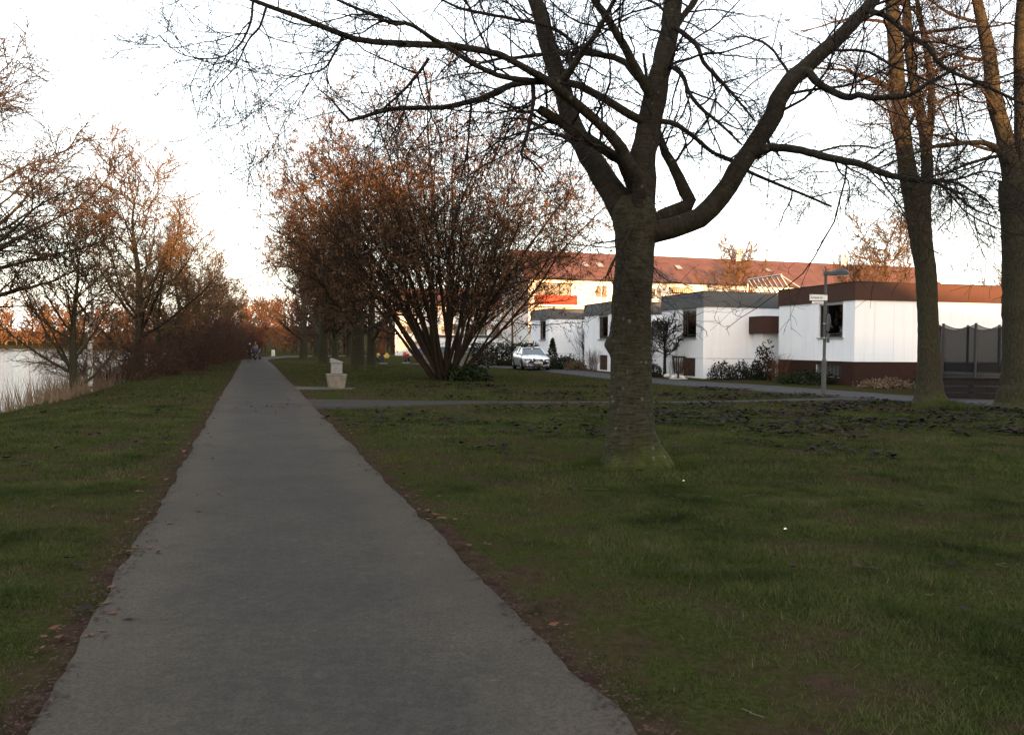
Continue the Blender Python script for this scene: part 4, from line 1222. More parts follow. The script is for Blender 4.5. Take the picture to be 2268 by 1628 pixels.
r = np.random.default_rng(5)
spots = [(-330 + 210 * t + 3 * r.standard_normal(), 396 + 26 * r.random()) for t in np.linspace(0, 1, 68)]
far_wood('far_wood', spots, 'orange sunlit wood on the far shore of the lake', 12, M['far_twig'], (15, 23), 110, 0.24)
spots = [(-330 + 210 * t + 2 * r.standard_normal(), 391 + 6 * r.random()) for t in np.linspace(0, 1, 70)]
far_wood('shore_scrub', spots, 'low sunlit scrub along the far shore of the lake', 15, M['far_twig'], (5, 9), 44, 0.26)
spots = [(-52 + 95 * t + 2 * r.standard_normal(), 126 + 26 * r.random() + 10 * t) for t in np.linspace(0, 1, 60)]
far_wood('park_wood', spots, 'reddish bare wood closing the far end of the park', 13, M['twig_red'], (7, 11), 110, 0.07)
spots = [(-48 + 60 * t + 1.5 * r.standard_normal(), 121 + 9 * r.random() + 6 * t) for t in np.linspace(0, 1, 46)]
far_wood('park_scrub', spots, 'low reddish scrub closing the far end of the park', 16, M['twig_red'], (2.6, 4.6), 88, 0.06)
spots = [(40 + 150 * t + 3 * r.standard_normal(), 150 + 40 * r.random()) for t in np.linspace(0, 1, 14)]
far_wood('town_wood', spots, 'pale bare tree tops far behind the apartment block', 14, M['far_twig'], (7, 11), 88, 0.05)

# ------------------------------------------------------------------ planting by the houses
def house_pt(corner, lx, ly):
    c, s = math.cos(HOUSE_RZ), math.sin(HOUSE_RZ)
    return corner[0] + lx * c - ly * s, corner[1] + lx * s + ly * c

HB, H3, H2, H1 = (14.2, 32.8), (9.5, 39.3), (6.15, 48.6), (2.7, 58.7)

def stem_clump(name, seed, n, hgt, spread, mat, x, y, label, cat='shrub', rad=0.006, group=None, side=4):
    r = np.random.default_rng(seed)
    root = empty(name)
    az = r.random(n) * 6.283; el = np.abs(0.10 + spread * r.standard_normal(n))
    d = np.stack([np.sin(el) * np.cos(az), np.sin(el) * np.sin(az), np.cos(el)], 1)
    N = 7; out = np.empty((n, N, 3)); out[:, 0] = np.stack([0.18 * r.standard_normal(n), 0.18 * r.standard_normal(n), np.zeros(n)], 1)
    L = hgt * (0.6 + 0.5 * r.random(n)); cur = d
    for j in range(1, N):
        out[:, j] = out[:, j - 1] + cur * (L / (N - 1))[:, None]
        cur = nrm(cur + 0.08 * r.standard_normal(cur.shape))
    tube_obj('stem', [(out, rad * np.linspace(1, 0.5, N)[None] * np.ones((n, 1)), 3)], mat, root)
    Q, S = grow(out, rad * np.ones((n, N)), side, 0.3, 1.0, hgt * 0.28, 35, 4, 0.7, 0.15, 0.02, 0.5, rad * 0.7, r)
    tube_obj('crown', [(Q, S, 3)], mat, root)
    return place(root, x, y, 0, 1.0, label, cat, group)

x, y = house_pt(HB, -0.9, 4.1); stem_clump('dry_shrub', 101, 90, 1.25, 0.35, M['red_stem'], x, y, 'reddish dry shrub under the brown plinth, beside the entrance')
x, y = house_pt(HB, -0.7, 5.6); leafy_bush('tall_shrub', 102, 0.55, 1.95, 420, 0.12, M['olive_leaf'], x, y, 'tall brownish shrub at the back corner of the brown-banded house')
x, y = house_pt(HB, -1.1, 1.6); leafy_bush('dark_bush', 103, 1.25, 0.62, 800, 0.10, M['evergreen'], x, y, 'low dark bush below the basement window of the brown-banded house')
x, y = house_pt(HB, -1.2, 2.9); leafy_bush('green_bush', 104, 0.6, 0.45, 300, 0.09, M['grass_blade'], x, y, 'small olive bush next to the reddish shrub')
x, y = house_pt(HB, 0.6, -1.3); leafy_bush('ground_cover', 105, 1.3, 0.38, 500, 0.11, M['dry_grass'], x, y, 'withered brown perennials heaped at the house corner')
x, y = house_pt(HB, 2.6, -1.6); leafy_bush('ground_cover', 106, 1.5, 0.36, 500, 0.11, M['olive_leaf'], x, y, 'olive ground cover along the brown plinth, before the slim forked tree')
x, y = house_pt(HB, 3.4, -0.7); stem_clump('dry_shrub', 107, 30, 1.3, 0.3, M['hazel_bark'], x, y, 'thin bare stems against the white panels of the near house')
x, y = house_pt(HB, 7.4, -0.9); stem_clump('dry_shrub', 108, 26, 2.6, 0.28, M['hazel_bark'], x, y, 'tall bare stems by the trampoline', rad=0.008)
for i, lx in enumerate((0.75, 1.75, 2.7)):
    x, y = house_pt(H3, lx - 0.4, -1.25); leafy_bush('clipped_bush', 110 + i, 0.68, 0.95, 600, 0.085, M['olive_leaf'], x, y,
        ('clipped grey-green bush beside the iron basket', 'middle clipped grey-green bush below the white wall', 'clipped grey-green bush next to the entrance step')[i], 'bush', group='clipped bushes by the second house')
x, y = house_pt(H3, -0.9, 2.5); tp_ = make_tree('pollard_tree', 121, 2.9, 0.085, 1.25, 1.0, (M['hazel_bark'], M['hazel_bark']), n_limb=20, l1=10, l2=6, l3=0, up=0.07, twig=0.016, ang=66, limb_len=0.85)
place(tp_, x, y, 0.0, 1.0, 'small dense-headed pollard tree before the second house', 'tree')
x, y = house_pt(H3, -1.3, 4.3); stem_clump('bare_shrub', 122, 34, 2.9, 0.22, M['hazel_bark'], x, y, 'bare upright shrub beside the pollard, behind the cherry trunk', rad=0.011, side=9)
x, y = house_pt(H3, -1.5, 3.6); leafy_bush('evergreen_bush', 123, 0.95, 0.95, 700, 0.10, M['evergreen'], x, y, 'dark evergreen bush under the pollard tree')
x, y = house_pt(H3, -0.6, 1.5); stem_clump('dry_grass_clump', 124, 80, 1.15, 0.16, M['red_stem'], x, y, 'reddish dry grass clump before the brown hatch of the second house')
x, y = house_pt(H2, -0.7, 1.6); stem_clump('dry_grass_clump', 125, 90, 1.35, 0.2, M['red_stem'], x, y, 'reddish dry grass clump before the house behind the cherry trunk')
x, y = house_pt(H2, -1.2, 3.4); leafy_bush('green_bush', 126, 0.9, 0.75, 420, 0.11, M['dry_grass'], x, y, 'pale withered bush left of the dry grass clump')
x, y = house_pt(H2, -1.5, 5.0); leafy_bush('evergreen_bush', 127, 1.2, 0.9, 600, 0.12, M['evergreen'], x, y, 'dark bush in the bed between the two far houses')
x, y = house_pt(H1, 1.9, -3.2); stem_clump('bare_shrub', 128, 30, 3.5, 0.30, M['hazel_bark'], x, y, 'bare fan-shaped shrub between the two far houses', rad=0.012, side=8)
x, y = house_pt(H1, -0.2, -4.4); leafy_bush('garden_hedge', 129, 1.9, 0.95, 800, 0.13, M['evergreen'], x, y, 'dark clipped hedge beside the silver car', 'hedge')

# little conifer in a tub
x, y = house_pt(H1, -0.6, -3.0)
c = empty('potted_conifer', (x, y, float(height(x, y))), 0, 'small dark cone-shaped conifer in a tub beside the silver car', 'potted plant')
MB().lathe([(0.26, 0), (0.34, 0.75), (0.37, 0.75), (0.37, 0.82), (0.30, 0.82), (0.29, 0.7)], 16).build('tub', M['conc'], c, smooth=False)
r = np.random.default_rng(131); n = 700
tt = r.random(n); ang = r.random(n) * 6.283; rad = 0.42 * (1 - tt) ** 0.8 * (0.7 + 0.3 * r.random(n))
pp = np.stack([rad * np.cos(ang), rad * np.sin(ang), 0.85 + 1.25 * tt], 1)
v, f = leaves(np.stack([pp * np.array([0.7, 0.7, 1]), pp], 1), 2, 0.11, 0.25, r, 0.0, 0.01)
link('foliage', np_mesh('foliage', v, f, M['evergreen'], False), None, c)
MB().bar((0, 0, 0.7), (0, 0, 2.0), 0.02, 6, 0.005).build('stem', M['hazel_bark'], c)

# hedge and dark garden wall left of the car
x, y = -0.6, 61.5
r = np.random.default_rng(133)
hd = empty('garden_hedge', (x, y, 0), 0.1, 'dark hedge behind the silver car, in front of the garage', 'hedge')
n = 2600
pp = np.stack([(r.random(n) - 0.5) * 5.2, (r.random(n) - 0.5) * 1.1, r.random(n) * 1.75 + 0.05], 1)
v, f = leaves(np.stack([pp, pp + 0.1 * r.standard_normal(pp.shape)], 1), 2, 0.15, 0.3, r, 0.1, 0.03)
link('foliage', np_mesh('foliage', v, f, M['olive_leaf'], False), None, hd)
st = np.stack([np.stack([np.linspace(-2.4, 2.4, 14), np.zeros(14), np.full(14, -0.1)], 1), np.stack([np.linspace(-2.4, 2.4, 14), np.zeros(14), np.full(14, 1.4)], 1)], 1)
tube_obj('stem', [(st, np.full((14, 2), 0.03), 5)], M['hazel_bark'], hd)
gw = empty('garden_wall', (-7.6, 67.5, 0), 0.06, 'low dark garden wall behind the hazel', 'wall')
MB().box(0, 6.4, 0, 0.25, -0.2, 0.95).build('wall', M['conc'], gw); MB().box(-0.03, 6.43, -0.03, 0.28, 0.952, 1.02).build('coping', M['conc_light'], gw)

# white stones by the iron basket
for i, (lx, ly, lab) in enumerate(((-1.0, 0.75, 'white boulder at the foot of the iron basket'), (-0.9, 2.0, 'white boulder beside the reddish dry grass clump'))):
    x, y = house_pt(H3, lx, ly)
    m = MB().lathe([(0.02, 0.0), (0.24, 0.0), (0.30, 0.08), (0.22, 0.17), (0.05, 0.21)], 9)
    o = m.build('boulder', M['marker_white'], None, (x, y, float(height(x, y)) - 0.02), (0.1, 0.05, i), smooth=True)
    o.scale = (1.3, 0.9, 1); tag(o, lab, 'stone', 'white boulders by the road')

# ------------------------------------------------------------------ street furniture and things
# lamp post with street sign, and a round traffic sign seen edge-on
lp = at(1824, 866, 26.4)
lamp = empty('street_lamp', (lp.x, lp.y, float(height(lp.x, lp.y))), 0, 'grey lamp post with black drooping lamp head beside the access road', 'street lamp')
MB().lathe([(0.078, -0.1), (0.078, 1.15), (0.070, 1.22), (0.050, 1.26), (0.046, 4.05)], 16).build('post', M['post_grey'], lamp, smooth=False, bevel=0.004)
hd = MB()
prof = []
N = 18
for i in range(N + 1):
    t = i / N
    x = -0.08 + 0.84 * t
    wdt = 0.075 + 0.10 * math.sin(min(1, max(0, (t - 0.25) / 0.75)) * math.pi) ** 0.7 if t > 0.25 else 0.075
    top = 4.16 + (0.085 * math.sin(max(0, (t - 0.3) / 0.7) * math.pi) if t > 0.3 else 0) - (0.10 * max(0, t - 0.85) / 0.15)
    bot = 4.02 + 0.01 * t
    prof.append((x, max(0.02, wdt if t < 0.97 else wdt * 0.4), top, bot))
vs = []
for x, w_, top, bot in prof:
    mid = (top + bot) / 2
    vs += [(x, -w_, bot), (x, w_, bot), (x, w_, mid + 0.2 * (top - mid)), (x, w_ * 0.55, top), (x, -w_ * 0.55, top), (x, -w_, mid + 0.2 * (top - mid))]
fs = [(6 * i + j, 6 * i + (j + 1) % 6, 6 * (i + 1) + (j + 1) % 6, 6 * (i + 1) + j) for i in range(N) for j in range(6)]
fs += [(5, 4, 3, 2, 1, 0), tuple(range(6 * N, 6 * N + 6))]
hd.add(vs, fs)
ho = hd.build('lamp_head', M['lamp_head'], lamp, rot=(0, 0, math.radians(-12)))
MB().box(0.34, 0.70, -0.11, 0.11, 3.995, 4.02).build('lamp_lens', M['lens'], ho)
MB().bar((0, 0, 4.15), (0, 0, 4.28), 0.035, 10, 0.02).bar((0, 0, 4.28), (-0.06, 0, 4.33), 0.02, 8, 0.008).build('photocell', M['post_grey'], lamp)
ss = empty('street_sign', (lp.x, lp.y, lamp.location.z + 3.28), math.radians(14), 'white street name sign with dark lettering on the lamp post', 'sign')
MB().box(-0.60, -0.062, -0.012, 0.012, -0.10, 0.10).build('plate', M['white_paint'], ss, bevel=0.004)
MB().box(-0.602, -0.06, -0.006, 0.006, -0.112, -0.102).box(-0.602, -0.06, -0.006, 0.006, 0.102, 0.112).box(-0.612, -0.602, -0.006, 0.006, -0.112, 0.112).build('plate_edge', M['ink'], ss)
MB().lathe([(0.066, -0.09), (0.066, 0.09)], 16).build('clamp', M['white_paint'], ss)
MB().box(-0.50, -0.07, -0.010, 0.010, -0.205, -0.122).build('lower_plate', M['white_paint'], ss, bevel=0.004)

def text(body, size, mat, parent, loc, rot, name='lettering', ext=0.0015, squeeze=1.0):
    cu = bpy.data.curves.new(name, 'FONT')
    cu.body = body; cu.size = size; cu.align_x = 'CENTER'; cu.align_y = 'CENTER'; cu.extrude = ext
    cu.materials.append(mat)
    tmp = bpy.data.objects.new('tmp_text', cu); COL.objects.link(tmp)
    me = bpy.data.meshes.new_from_object(tmp.evaluated_get(bpy.context.evaluated_depsgraph_get()))
    bpy.data.objects.remove(tmp)
    me.materials.clear(); me.materials.append(mat); me.name = name
    o = bpy.data.objects.new(name, me); COL.objects.link(o)
    o.parent = parent; o.location = loc; o.rotation_euler = rot; o.scale = (squeeze, 1, 1)
    return o

text('Karlsbader Str.', 0.105, M['ink'], ss, (-0.33, -0.0145, 0.0), (math.pi / 2, 0, 0), squeeze=0.72)
text('Garagen Nr. 17', 0.055, M['ink'], ss, (-0.285, -0.0125, -0.163), (math.pi / 2, 0, 0), squeeze=0.85)
ts = empty('traffic_sign', (lp.x, lp.y, lamp.location.z + 2.45), math.radians(-98), 'round traffic sign seen almost edge-on from behind on the lamp post', 'sign')
MB().lathe([(0.30, 0.10), (0.30, 0.118)], 28, axis='Y').build('disc', M['post_grey'], ts)
MB().box(-0.165, 0.165, 0.10, 0.118, -0.66, -0.36).build('lower_plate', M['post_grey'], ts, bevel=0.003)
MB().lathe([(0.066, -0.05), (0.066, -0.01)], 14).lathe([(0.068, -0.52), (0.068, -0.48)], 14).box(-0.03, 0.03, 0.06, 0.10, -0.05, -0.01).box(-0.03, 0.03, 0.06, 0.10, -0.52, -0.48).build('bracket', M['grey_metal'], ts)

# concrete litter bin: tub with pale upper block
cp = at(745, 858, 28.2)
cb = empty('litter_bin', (cp.x, cp.y, float(height(cp.x, cp.y))), math.radians(20), 'pale concrete bin with sloping top set in a tapered concrete tub', 'litter bin')
MB().box(-0.34, 0.34, -0.30, 0.30, 0.46, 0.52).box(-0.33, -0.27, -0.29, 0.29, 0.40, 0.459).build('rim', M['conc'], cb, bevel=0.015)
t = MB(); t.add([(-0.25, -0.22, -0.05), (0.25, -0.22, -0.05), (0.25, 0.22, -0.05), (-0.25, 0.22, -0.05), (-0.335, -0.295, 0.458), (0.335, -0.295, 0.458), (0.335, 0.295, 0.458), (-0.335, 0.295, 0.458)],
                [(3, 2, 1, 0), (4, 5, 6, 7), (0, 1, 5, 4), (1, 2, 6, 5), (2, 3, 7, 6), (3, 0, 4, 7)])
t.build('tub', M['conc'], cb, bevel=0.025)
MB().box(-0.18, 0.18, -0.16, 0.16, 0.522, 0.90).build('bin_body', M['conc_light'], cb, bevel=0.02)
MB().box(-0.185, -0.075, -0.172, -0.162, 0.54, 0.885).box(0.075, 0.185, -0.172, -0.162, 0.54, 0.885).build('bin_door', M['conc_light'], cb, bevel=0.003)
t = MB(); t.prism([(-0.21, 0.903), (0.21, 0.903), (0.21, 0.945), (-0.12, 1.07), (-0.21, 1.07)], -0.19, 0.19, 'XZ'); t.build('bin_lid', M['conc_light'], cb, bevel=0.012)

# whitewashed marker stones by the path
for (dx, dy, dep, lab) in ((605, 779, 93, 'small white marker stone where the path bends'), (497, 781, 88, 'small white marker stone on the grass beside the lake bank')):
    p = at(dx, dy, dep)
    e = empty('marker_stone', (p.x, p.y, float(height(p.x, p.y))), 0.3, lab, 'marker stone', 'white marker stones')
    MB().box(-0.30, 0.30, -0.22, 0.22, -0.05, 0.16).build('base', M['conc_light'], e, bevel=0.02)
    MB().box(-0.20, 0.22, -0.16, 0.16, 0.162, 0.86, top=(0.02, 0.02)).build('block', M['marker_white'], e, bevel=0.03)

# fire basket
x, y = house_pt(H3, -1.15, 0.35)
fbk = empty('iron_basket', (x, y, float(height(x, y))), 0, 'dark slatted iron basket on a stand beside the clipped bushes', 'basket')
b = MB()
for i in range(14):
    a = 2 * math.pi * i / 14
    b.bar((0.20 * math.cos(a), 0.20 * math.sin(a), 0.30), (0.30 * math.cos(a), 0.30 * math.sin(a), 1.05), 0.022, 6)
b.build('bars', M['black'], fbk)
MB().lathe([(0.33, 1.04), (0.35, 1.06), (0.35, 1.12), (0.30, 1.12), (0.30, 1.04)], 20).build('rim', M['black'], fbk)
MB().lathe([(0.19, 0.28), (0.215, 0.28), (0.215, 0.34), (0.19, 0.34)], 20).build('base_ring', M['black'], fbk)
MB().bar((0, 0, 0.0), (0, 0, 0.30), 0.05, 8).lathe([(0.26, -0.02), (0.26, 0.03), (0.06, 0.05)], 16).build('stand', M['black'], fbk)
MB().lathe([(0.46, -0.03), (0.46, 0.018), (0.42, 0.02)], 20).build('base_slab', M['marker_white'], fbk)

# planter on the entrance step
x, y = house_pt(H3, 2.75, -1.6)
pp_ = empty('planter', (x, y, 0.62), HOUSE_RZ, 'small planter with dark leaves on the white entrance parapet', 'planter')
MB().box(-0.28, 0.28, -0.09, 0.09, 0.0, 0.16, top=(-0.02, -0.02)).build('box', M['conc'], pp_)
r = np.random.default_rng(140); q = np.stack([(r.random(60) - 0.5) * 0.5, (r.random(60) - 0.5) * 0.15, 0.16 + 0.22 * r.random(60)], 1)
v, f = leaves(np.stack([q * np.array([0.8, 0.8, 0.8]), q], 1), 2, 0.10, 0.3, r, 0.0, 0.01)
link('foliage', np_mesh('foliage', v, f, M['evergreen'], False), None, pp_)

# tilted steel rack on the second house's roof, behind the brown roof band
x, y = house_pt(H3, 5.0, 1.2)
rk = empty('roof_rack', (x, y, 4.405), HOUSE_RZ, 'tilted steel frame with pale slats standing up behind the brown roof band', 'rack')
n = 8; RL_ = 3.2
MB().bar((0, -0.1, 1.05), (0, RL_, 1.05), 0.04, 8).build('top_rail', M['grey_metal'], rk)
MB().bar((0.75, -0.1, 0.06), (0.75, RL_, 0.06), 0.04, 8).build('bottom_rail', M['grey_metal'], rk)
for i in range(n):
    yy = RL_ * i / (n - 1)
    t = MB(); t.add([(-0.03, yy - 0.02, 1.045), (0.03, yy - 0.02, 1.05), (0.78, yy - 0.02, 0.05), (0.72, yy - 0.02, 0.05), (-0.03, yy + 0.06, 1.045), (0.03, yy + 0.06, 1.05), (0.78, yy + 0.06, 0.05), (0.72, yy + 0.06, 0.05)],
                    [(0, 1, 2, 3), (7, 6, 5, 4), (0, 4, 5, 1), (1, 5, 6, 2), (2, 6, 7, 3), (3, 7, 4, 0)])
    t.build('slat', M['grey_metal'], rk)
MB().bar((0.0, 2.6, 1.0), (0.72, 0.9, 0.08), 0.025, 6).build('brace', M['grey_metal'], rk)
MB().bar((0, 0.0, 1.05), (1.9, 0.0, 0.02), 0.035, 6).build('back_stay', M['grey_metal'], rk)
MB().bar((0, RL_, 1.05), (-0.05, RL_, 0.0), 0.035, 6).build('leg', M['grey_metal'], rk)

# trampoline with safety net
tx, ty, TR = 16.5, 28.4, 1.32
tz = float(height(tx, ty))
tr0 = empty('trampoline', (tx, ty, tz), 0.35, 'round garden trampoline with black safety net against the white house', 'trampoline')
MB().lathe([(TR - 0.05, 0.70), (TR + 0.06, 0.70), (TR + 0.06, 0.76), (TR - 0.05, 0.76)], 40).build('frame_ring', M['black'], tr0)
MB().lathe([(0.01, 0.722), (TR - 0.052, 0.722), (TR - 0.052, 0.728), (0.01, 0.728)], 40).build('mat', M['black'], tr0)
MB().lathe([(TR + 0.062, 0.02), (TR + 0.064, 0.69)], 40).build('skirt', M['black'], tr0)
npole = 8
nv = []; nseg = 8
for i in range(npole):
    a = 2 * math.pi * i / npole
    MB().bar((TR * math.cos(a) * 1.03, TR * math.sin(a) * 1.03, 0.0), (TR * math.cos(a) * 1.03, TR * math.sin(a) * 1.03, 2.50), 0.045, 8).build('pole', M['black'], tr0)
    for j in range(nseg):
        t = j / nseg
        b = 2 * math.pi * (i + t) / npole
        rr = TR * (1 - 0.05 * math.sin(t * math.pi)) * 0.995
        nv.append((rr * math.cos(b), rr * math.sin(b), 2.46 - 0.16 * math.sin(t * math.pi)))
K = len(nv)
nb = [(x_, y_, 0.765) for x_, y_, z_ in nv]
net = MB(); net.add(nv + nb, [(i, (i + 1) % K, K + (i + 1) % K, K + i) for i in range(K)])
net.build('net', M['net'], tr0)
rim = MB()
for i in range(K): rim.bar(nv[i], nv[(i + 1) % K], 0.014, 5)
rim.build('net_hem', M['black'], tr0)

# low board fence at the right
fx0, fy0 = 13.45, 25.6
fe = empty('board_fence', (fx0, fy0, 0), math.radians(-6), 'low dark board fence between the two forked trees', 'fence')
FL = 5.6
for i, (z0, z1) in enumerate(((0.03, 0.20), (0.24, 0.41), (0.46, 0.66))):
    for j in range(3):
        MB().box(FL * j / 3 + 0.004, FL * (j + 1) / 3 - 0.004, -0.018, 0.018, z0, z1).build('board', M['fence_dark'], fe, bevel=0.004)
MB().box(0, FL, -0.05, 0.05, 0.662, 0.70).build('top_rail', M['fence_dark'], fe)
for j in range(5):
    MB().box(FL * j / 4 - 0.045, FL * j / 4 + 0.045, 0.02, 0.11, -0.2, 0.66).build('post', M['fence_dark'], fe)
MB().box(3.0, 3.12, -0.026, -0.019, 0.46, 0.62).box(3.0, 3.1, -0.026, -0.019, 0.22, 0.36).build('tag', M['blue_tag'], fe)
MB().box(4.35, 4.39, -0.026, -0.019, 0.22, 0.35).box(4.9, 4.93, -0.026, -0.019, 0.22, 0.35).build('clip', M['white_paint'], fe)

# playground spring riders far back on the grass
def rider(dx, dy, dep, col, label, rz):
    p = at(dx, dy, dep)
    e = empty('spring_rider', (p.x, p.y, float(height(p.x, p.y))), rz, label, 'play equipment', 'spring riders in the grass')
    s = MB()
    for i in range(40):
        a0, a1 = i * 0.7, (i + 1) * 0.7
        s.bar((0.11 * math.cos(a0), 0.11 * math.sin(a0), 0.02 + i * 0.009), (0.11 * math.cos(a1), 0.11 * math.sin(a1), 0.02 + (i + 1) * 0.009), 0.018, 5, cap=False)
    s.build('spring', M['black'], e)
    MB().prism([(-0.45, 0.45), (0.40, 0.45), (0.52, 0.66), (0.30, 0.92), (0.12, 0.66), (-0.25, 0.64), (-0.42, 0.86), (-0.56, 0.80)], -0.14, 0.14).build('body', col, e, bevel=0.03)
    MB().bar((0.26, -0.28, 0.92), (0.26, 0.28, 0.92), 0.022, 8).build('handle', M['black'], e)
    for s_ in (-1, 1):
        MB().lathe([(0.10, s_ * 0.15), (0.30, s_ * 0.15), (0.30, s_ * 0.21), (0.10, s_ * 0.21)], 18, axis='Y', c=(-0.25, 0, 0.42)).build('wheel', M['black'], e)
    MB().box(-0.3, 0.3, -0.3, 0.3, -0.06, 0.02).build('base_plate', M['grey_metal'], e)
    return e
rider(849, 790, 66, M['yellow'], 'yellow spring rider with black wheels in the grass behind the tree row', 0.5)
rider(899, 787, 69, M['red'], 'red spring rider half hidden by the hazel stems', 2.0)

# ------------------------------------------------------------------ cars
def make_car(paint, full=True):
    """estate car, nose towards -Y, wheels on z=0"""
    e = empty('parked_car')
    Lf, Lr = -2.35, 2.35
    #            y      half width  hood/belt z   sill z
    st = [(-2.35, 0.62, 0.60, 0.30), (-2.30, 0.74, 0.70, 0.24), (-2.16, 0.83, 0.76, 0.20), (-1.9, 0.88, 0.83, 0.19), (-1.5, 0.90, 0.90, 0.18), (-1.0, 0.905, 0.97, 0.18), (-0.6, 0.91, 1.0, 0.18),
          (0.2, 0.915, 1.01, 0.18), (1.0, 0.915, 1.03, 0.18), (1.6, 0.905, 1.05, 0.19), (2.0, 0.88, 1.06, 0.22), (2.22, 0.83, 1.05, 0.28), (2.33, 0.74, 0.95, 0.34)]
    vs = []; K = 13
    for (y, w, top, sill) in st:
        sec = [(0, sill), (w * 0.80, sill), (w * 0.955, sill + 0.05), (w * 0.985, sill + 0.18), (w, sill + 0.36), (w * 0.985, min(top - 0.10, sill + 0.55)), (w * 0.95, top - 0.05), (w * 0.80, top - 0.006), (0, top + 0.02)]
        half = sec
        ring = [(x, z) for x, z in half] + [(-x, z) for x, z in reversed(half[1:-1])]
        vs += [(x, y, z) for x, z in ring]
    n = len(half) * 2 - 2
    fs = [(n * i + j, n * i + (j + 1) % n, n * (i + 1) + (j + 1) % n, n * (i + 1) + j) for i in range(len(st) - 1) for j in range(n)]
    fs += [tuple(range(n)), tuple(range(n * (len(st) - 1), n * len(st)))[::-1]]
    bd = MB().add(vs, fs).build('body', paint, e, smooth=True)
    # greenhouse: glass volume with roof skin and pillars
    gh = [(-0.98, 0.78, 0.985, 0.985), (-0.12, 0.72, 1.01, 1.40), (0.25, 0.71, 1.01, 1.425), (1.1, 0.70, 1.03, 1.42), (1.75, 0.68, 1.05, 1.37), (2.22, 0.66, 1.05, 1.07)]
    vs = []
    for (y, wr, zb, zt) in gh:
        wb = 0.815
        tr = min(1, (zt - zb) / 0.36)
        wt = wb + (wr * 0.86 - wb) * tr
        vs += [(-wb, y, zb), (-wt, y, zt), (wt, y, zt), (wb, y, zb)]
    m = len(gh)
    fs = [(4 * i + j, 4 * i + j + 1, 4 * (i + 1) + j + 1, 4 * (i + 1) + j) for i in range(m - 1) for j in range(3)]
    MB().add(vs, fs).build('windows', M['car_glass'], e)
    ro = MB(); rv = []
    for (y, wr, zb, zt) in [(-0.16, 0.72, 1.01, 1.39)] + gh[1:5] + [(1.82, 0.68, 1.05, 1.345)]:
        wt = 0.815 + (wr * 0.86 - 0.815) * min(1, (zt - zb) / 0.36)
        rv += [(-wt - 0.012, y, zt - 0.02), (-wt + 0.06, y, zt + 0.02), (0, y, zt + 0.045), (wt - 0.06, y, zt + 0.02), (wt + 0.012, y, zt - 0.02)]
    q = len(rv) // 5
    ro.add(rv, [(5 * i + j, 5 * i + j + 1, 5 * (i + 1) + j + 1, 5 * (i + 1) + j) for i in range(q - 1) for j in range(4)])
    ro.build('roof', paint, e, smooth=True)
    for s in (-1, 1):
        MB().bar((s * 0.80, -1.0, 0.985), (s * 0.625, -0.13, 1.405), 0.040, 8).build('front_pillar', paint, e)
        MB().bar((s * 0.81, 0.35, 1.0), (s * 0.62, 0.42, 1.42), 0.035, 8).build('middle_pillar', M['black'], e)
        MB().bar((s * 0.80, 1.35, 1.0), (s * 0.60, 1.25, 1.42), 0.035, 8).build('rear_pillar', M['black'], e)
        MB().bar((s * 0.80, 2.2, 1.05), (s * 0.60, 1.72, 1.37), 0.055, 8).build('tail_pillar', paint, e)
        MB().bar((s * 0.60, 0.0, 1.475), (s * 0.58, 1.6, 1.46), 0.020, 8).build('roof_rail', M['chrome'], e)
        mi = MB().lathe([(0.02, -0.09), (0.08, -0.07), (0.10, 0.0), (0.08, 0.06), (0.02, 0.08)], 12, c=(s * 0.98, -0.62, 1.05), axis='Y').build('mirror', paint, e, smooth=True)
        MB().box(s * 0.84 - 0.05, s * 0.84 + 0.08 * 1, -0.65, -0.60, 1.0, 1.04).build('mirror_arm', paint, mi)
        for y in (-1.42, 1.39):
            MB().lathe([(0.36, -0.012), (0.36, 0.012)], 24, axis='X', c=(s * 0.906, y, 0.36)).build('wheel_arch', M['black'], e)
            wh = MB().lathe([(0.20, -0.11), (0.30, -0.11), (0.325, -0.08), (0.325, 0.08), (0.30, 0.11), (0.20, 0.11)], 26, axis='X', c=(s * 0.835, y, 0.325)).build('tyre', M['rubber'], e)
            rm = MB().lathe([(0.20, s * 0.085), (0.215, s * 0.085), (0.215, s * 0.10), (0.20, s * 0.10)], 22, axis='X', c=(s * 0.835, y, 0.325))
            for q in range(5):
                a = q * 2 * math.pi / 5
                rm.bar((s * 0.835 + s * 0.09, y, 0.325), (s * 0.835 + s * 0.09, y + 0.2 * math.cos(a), 0.325 + 0.2 * math.sin(a)), 0.03, 6)
            rm.build('rim', M['chrome'], wh)
        MB().box(s * 0.918 - 0.01, s * 0.918 + 0.01, -0.25, -0.05, 0.86, 0.885).build('door_handle', M['chrome'], e)
        # headlights, fog grilles
        h = MB(); h.add([(s * 0.38, -2.372, 0.555), (s * 0.80, -2.28, 0.585), (s * 0.865, -2.13, 0.735), (s * 0.66, -2.30, 0.735), (s * 0.43, -2.362, 0.70),
                         (s * 0.40, -2.20, 0.575), (s * 0.78, -2.05, 0.60), (s * 0.80, -2.0, 0.735), (s * 0.62, -2.10, 0.735), (s * 0.44, -2.15, 0.70)],
                        [(0, 1, 2, 3, 4), (9, 8, 7, 6, 5), (0, 5, 6, 1), (1, 6, 7, 2), (2, 7, 8, 3), (3, 8, 9, 4), (4, 9, 5, 0)])
        ho_ = h.build('headlight', M['headlight'], e)
        MB().lathe([(0.02, -2.30), (0.055, -2.31), (0.055, -2.2)], 12, axis='Y', c=(s * 0.55, -0.05, 0.645)).build('bulb', M['chrome'], ho_)
        MB().box(min(s * 0.46, s * 0.76), max(s * 0.46, s * 0.76), -2.335, -2.05, 0.29, 0.38).build('fog_grille', M['black'], e, bevel=0.02)
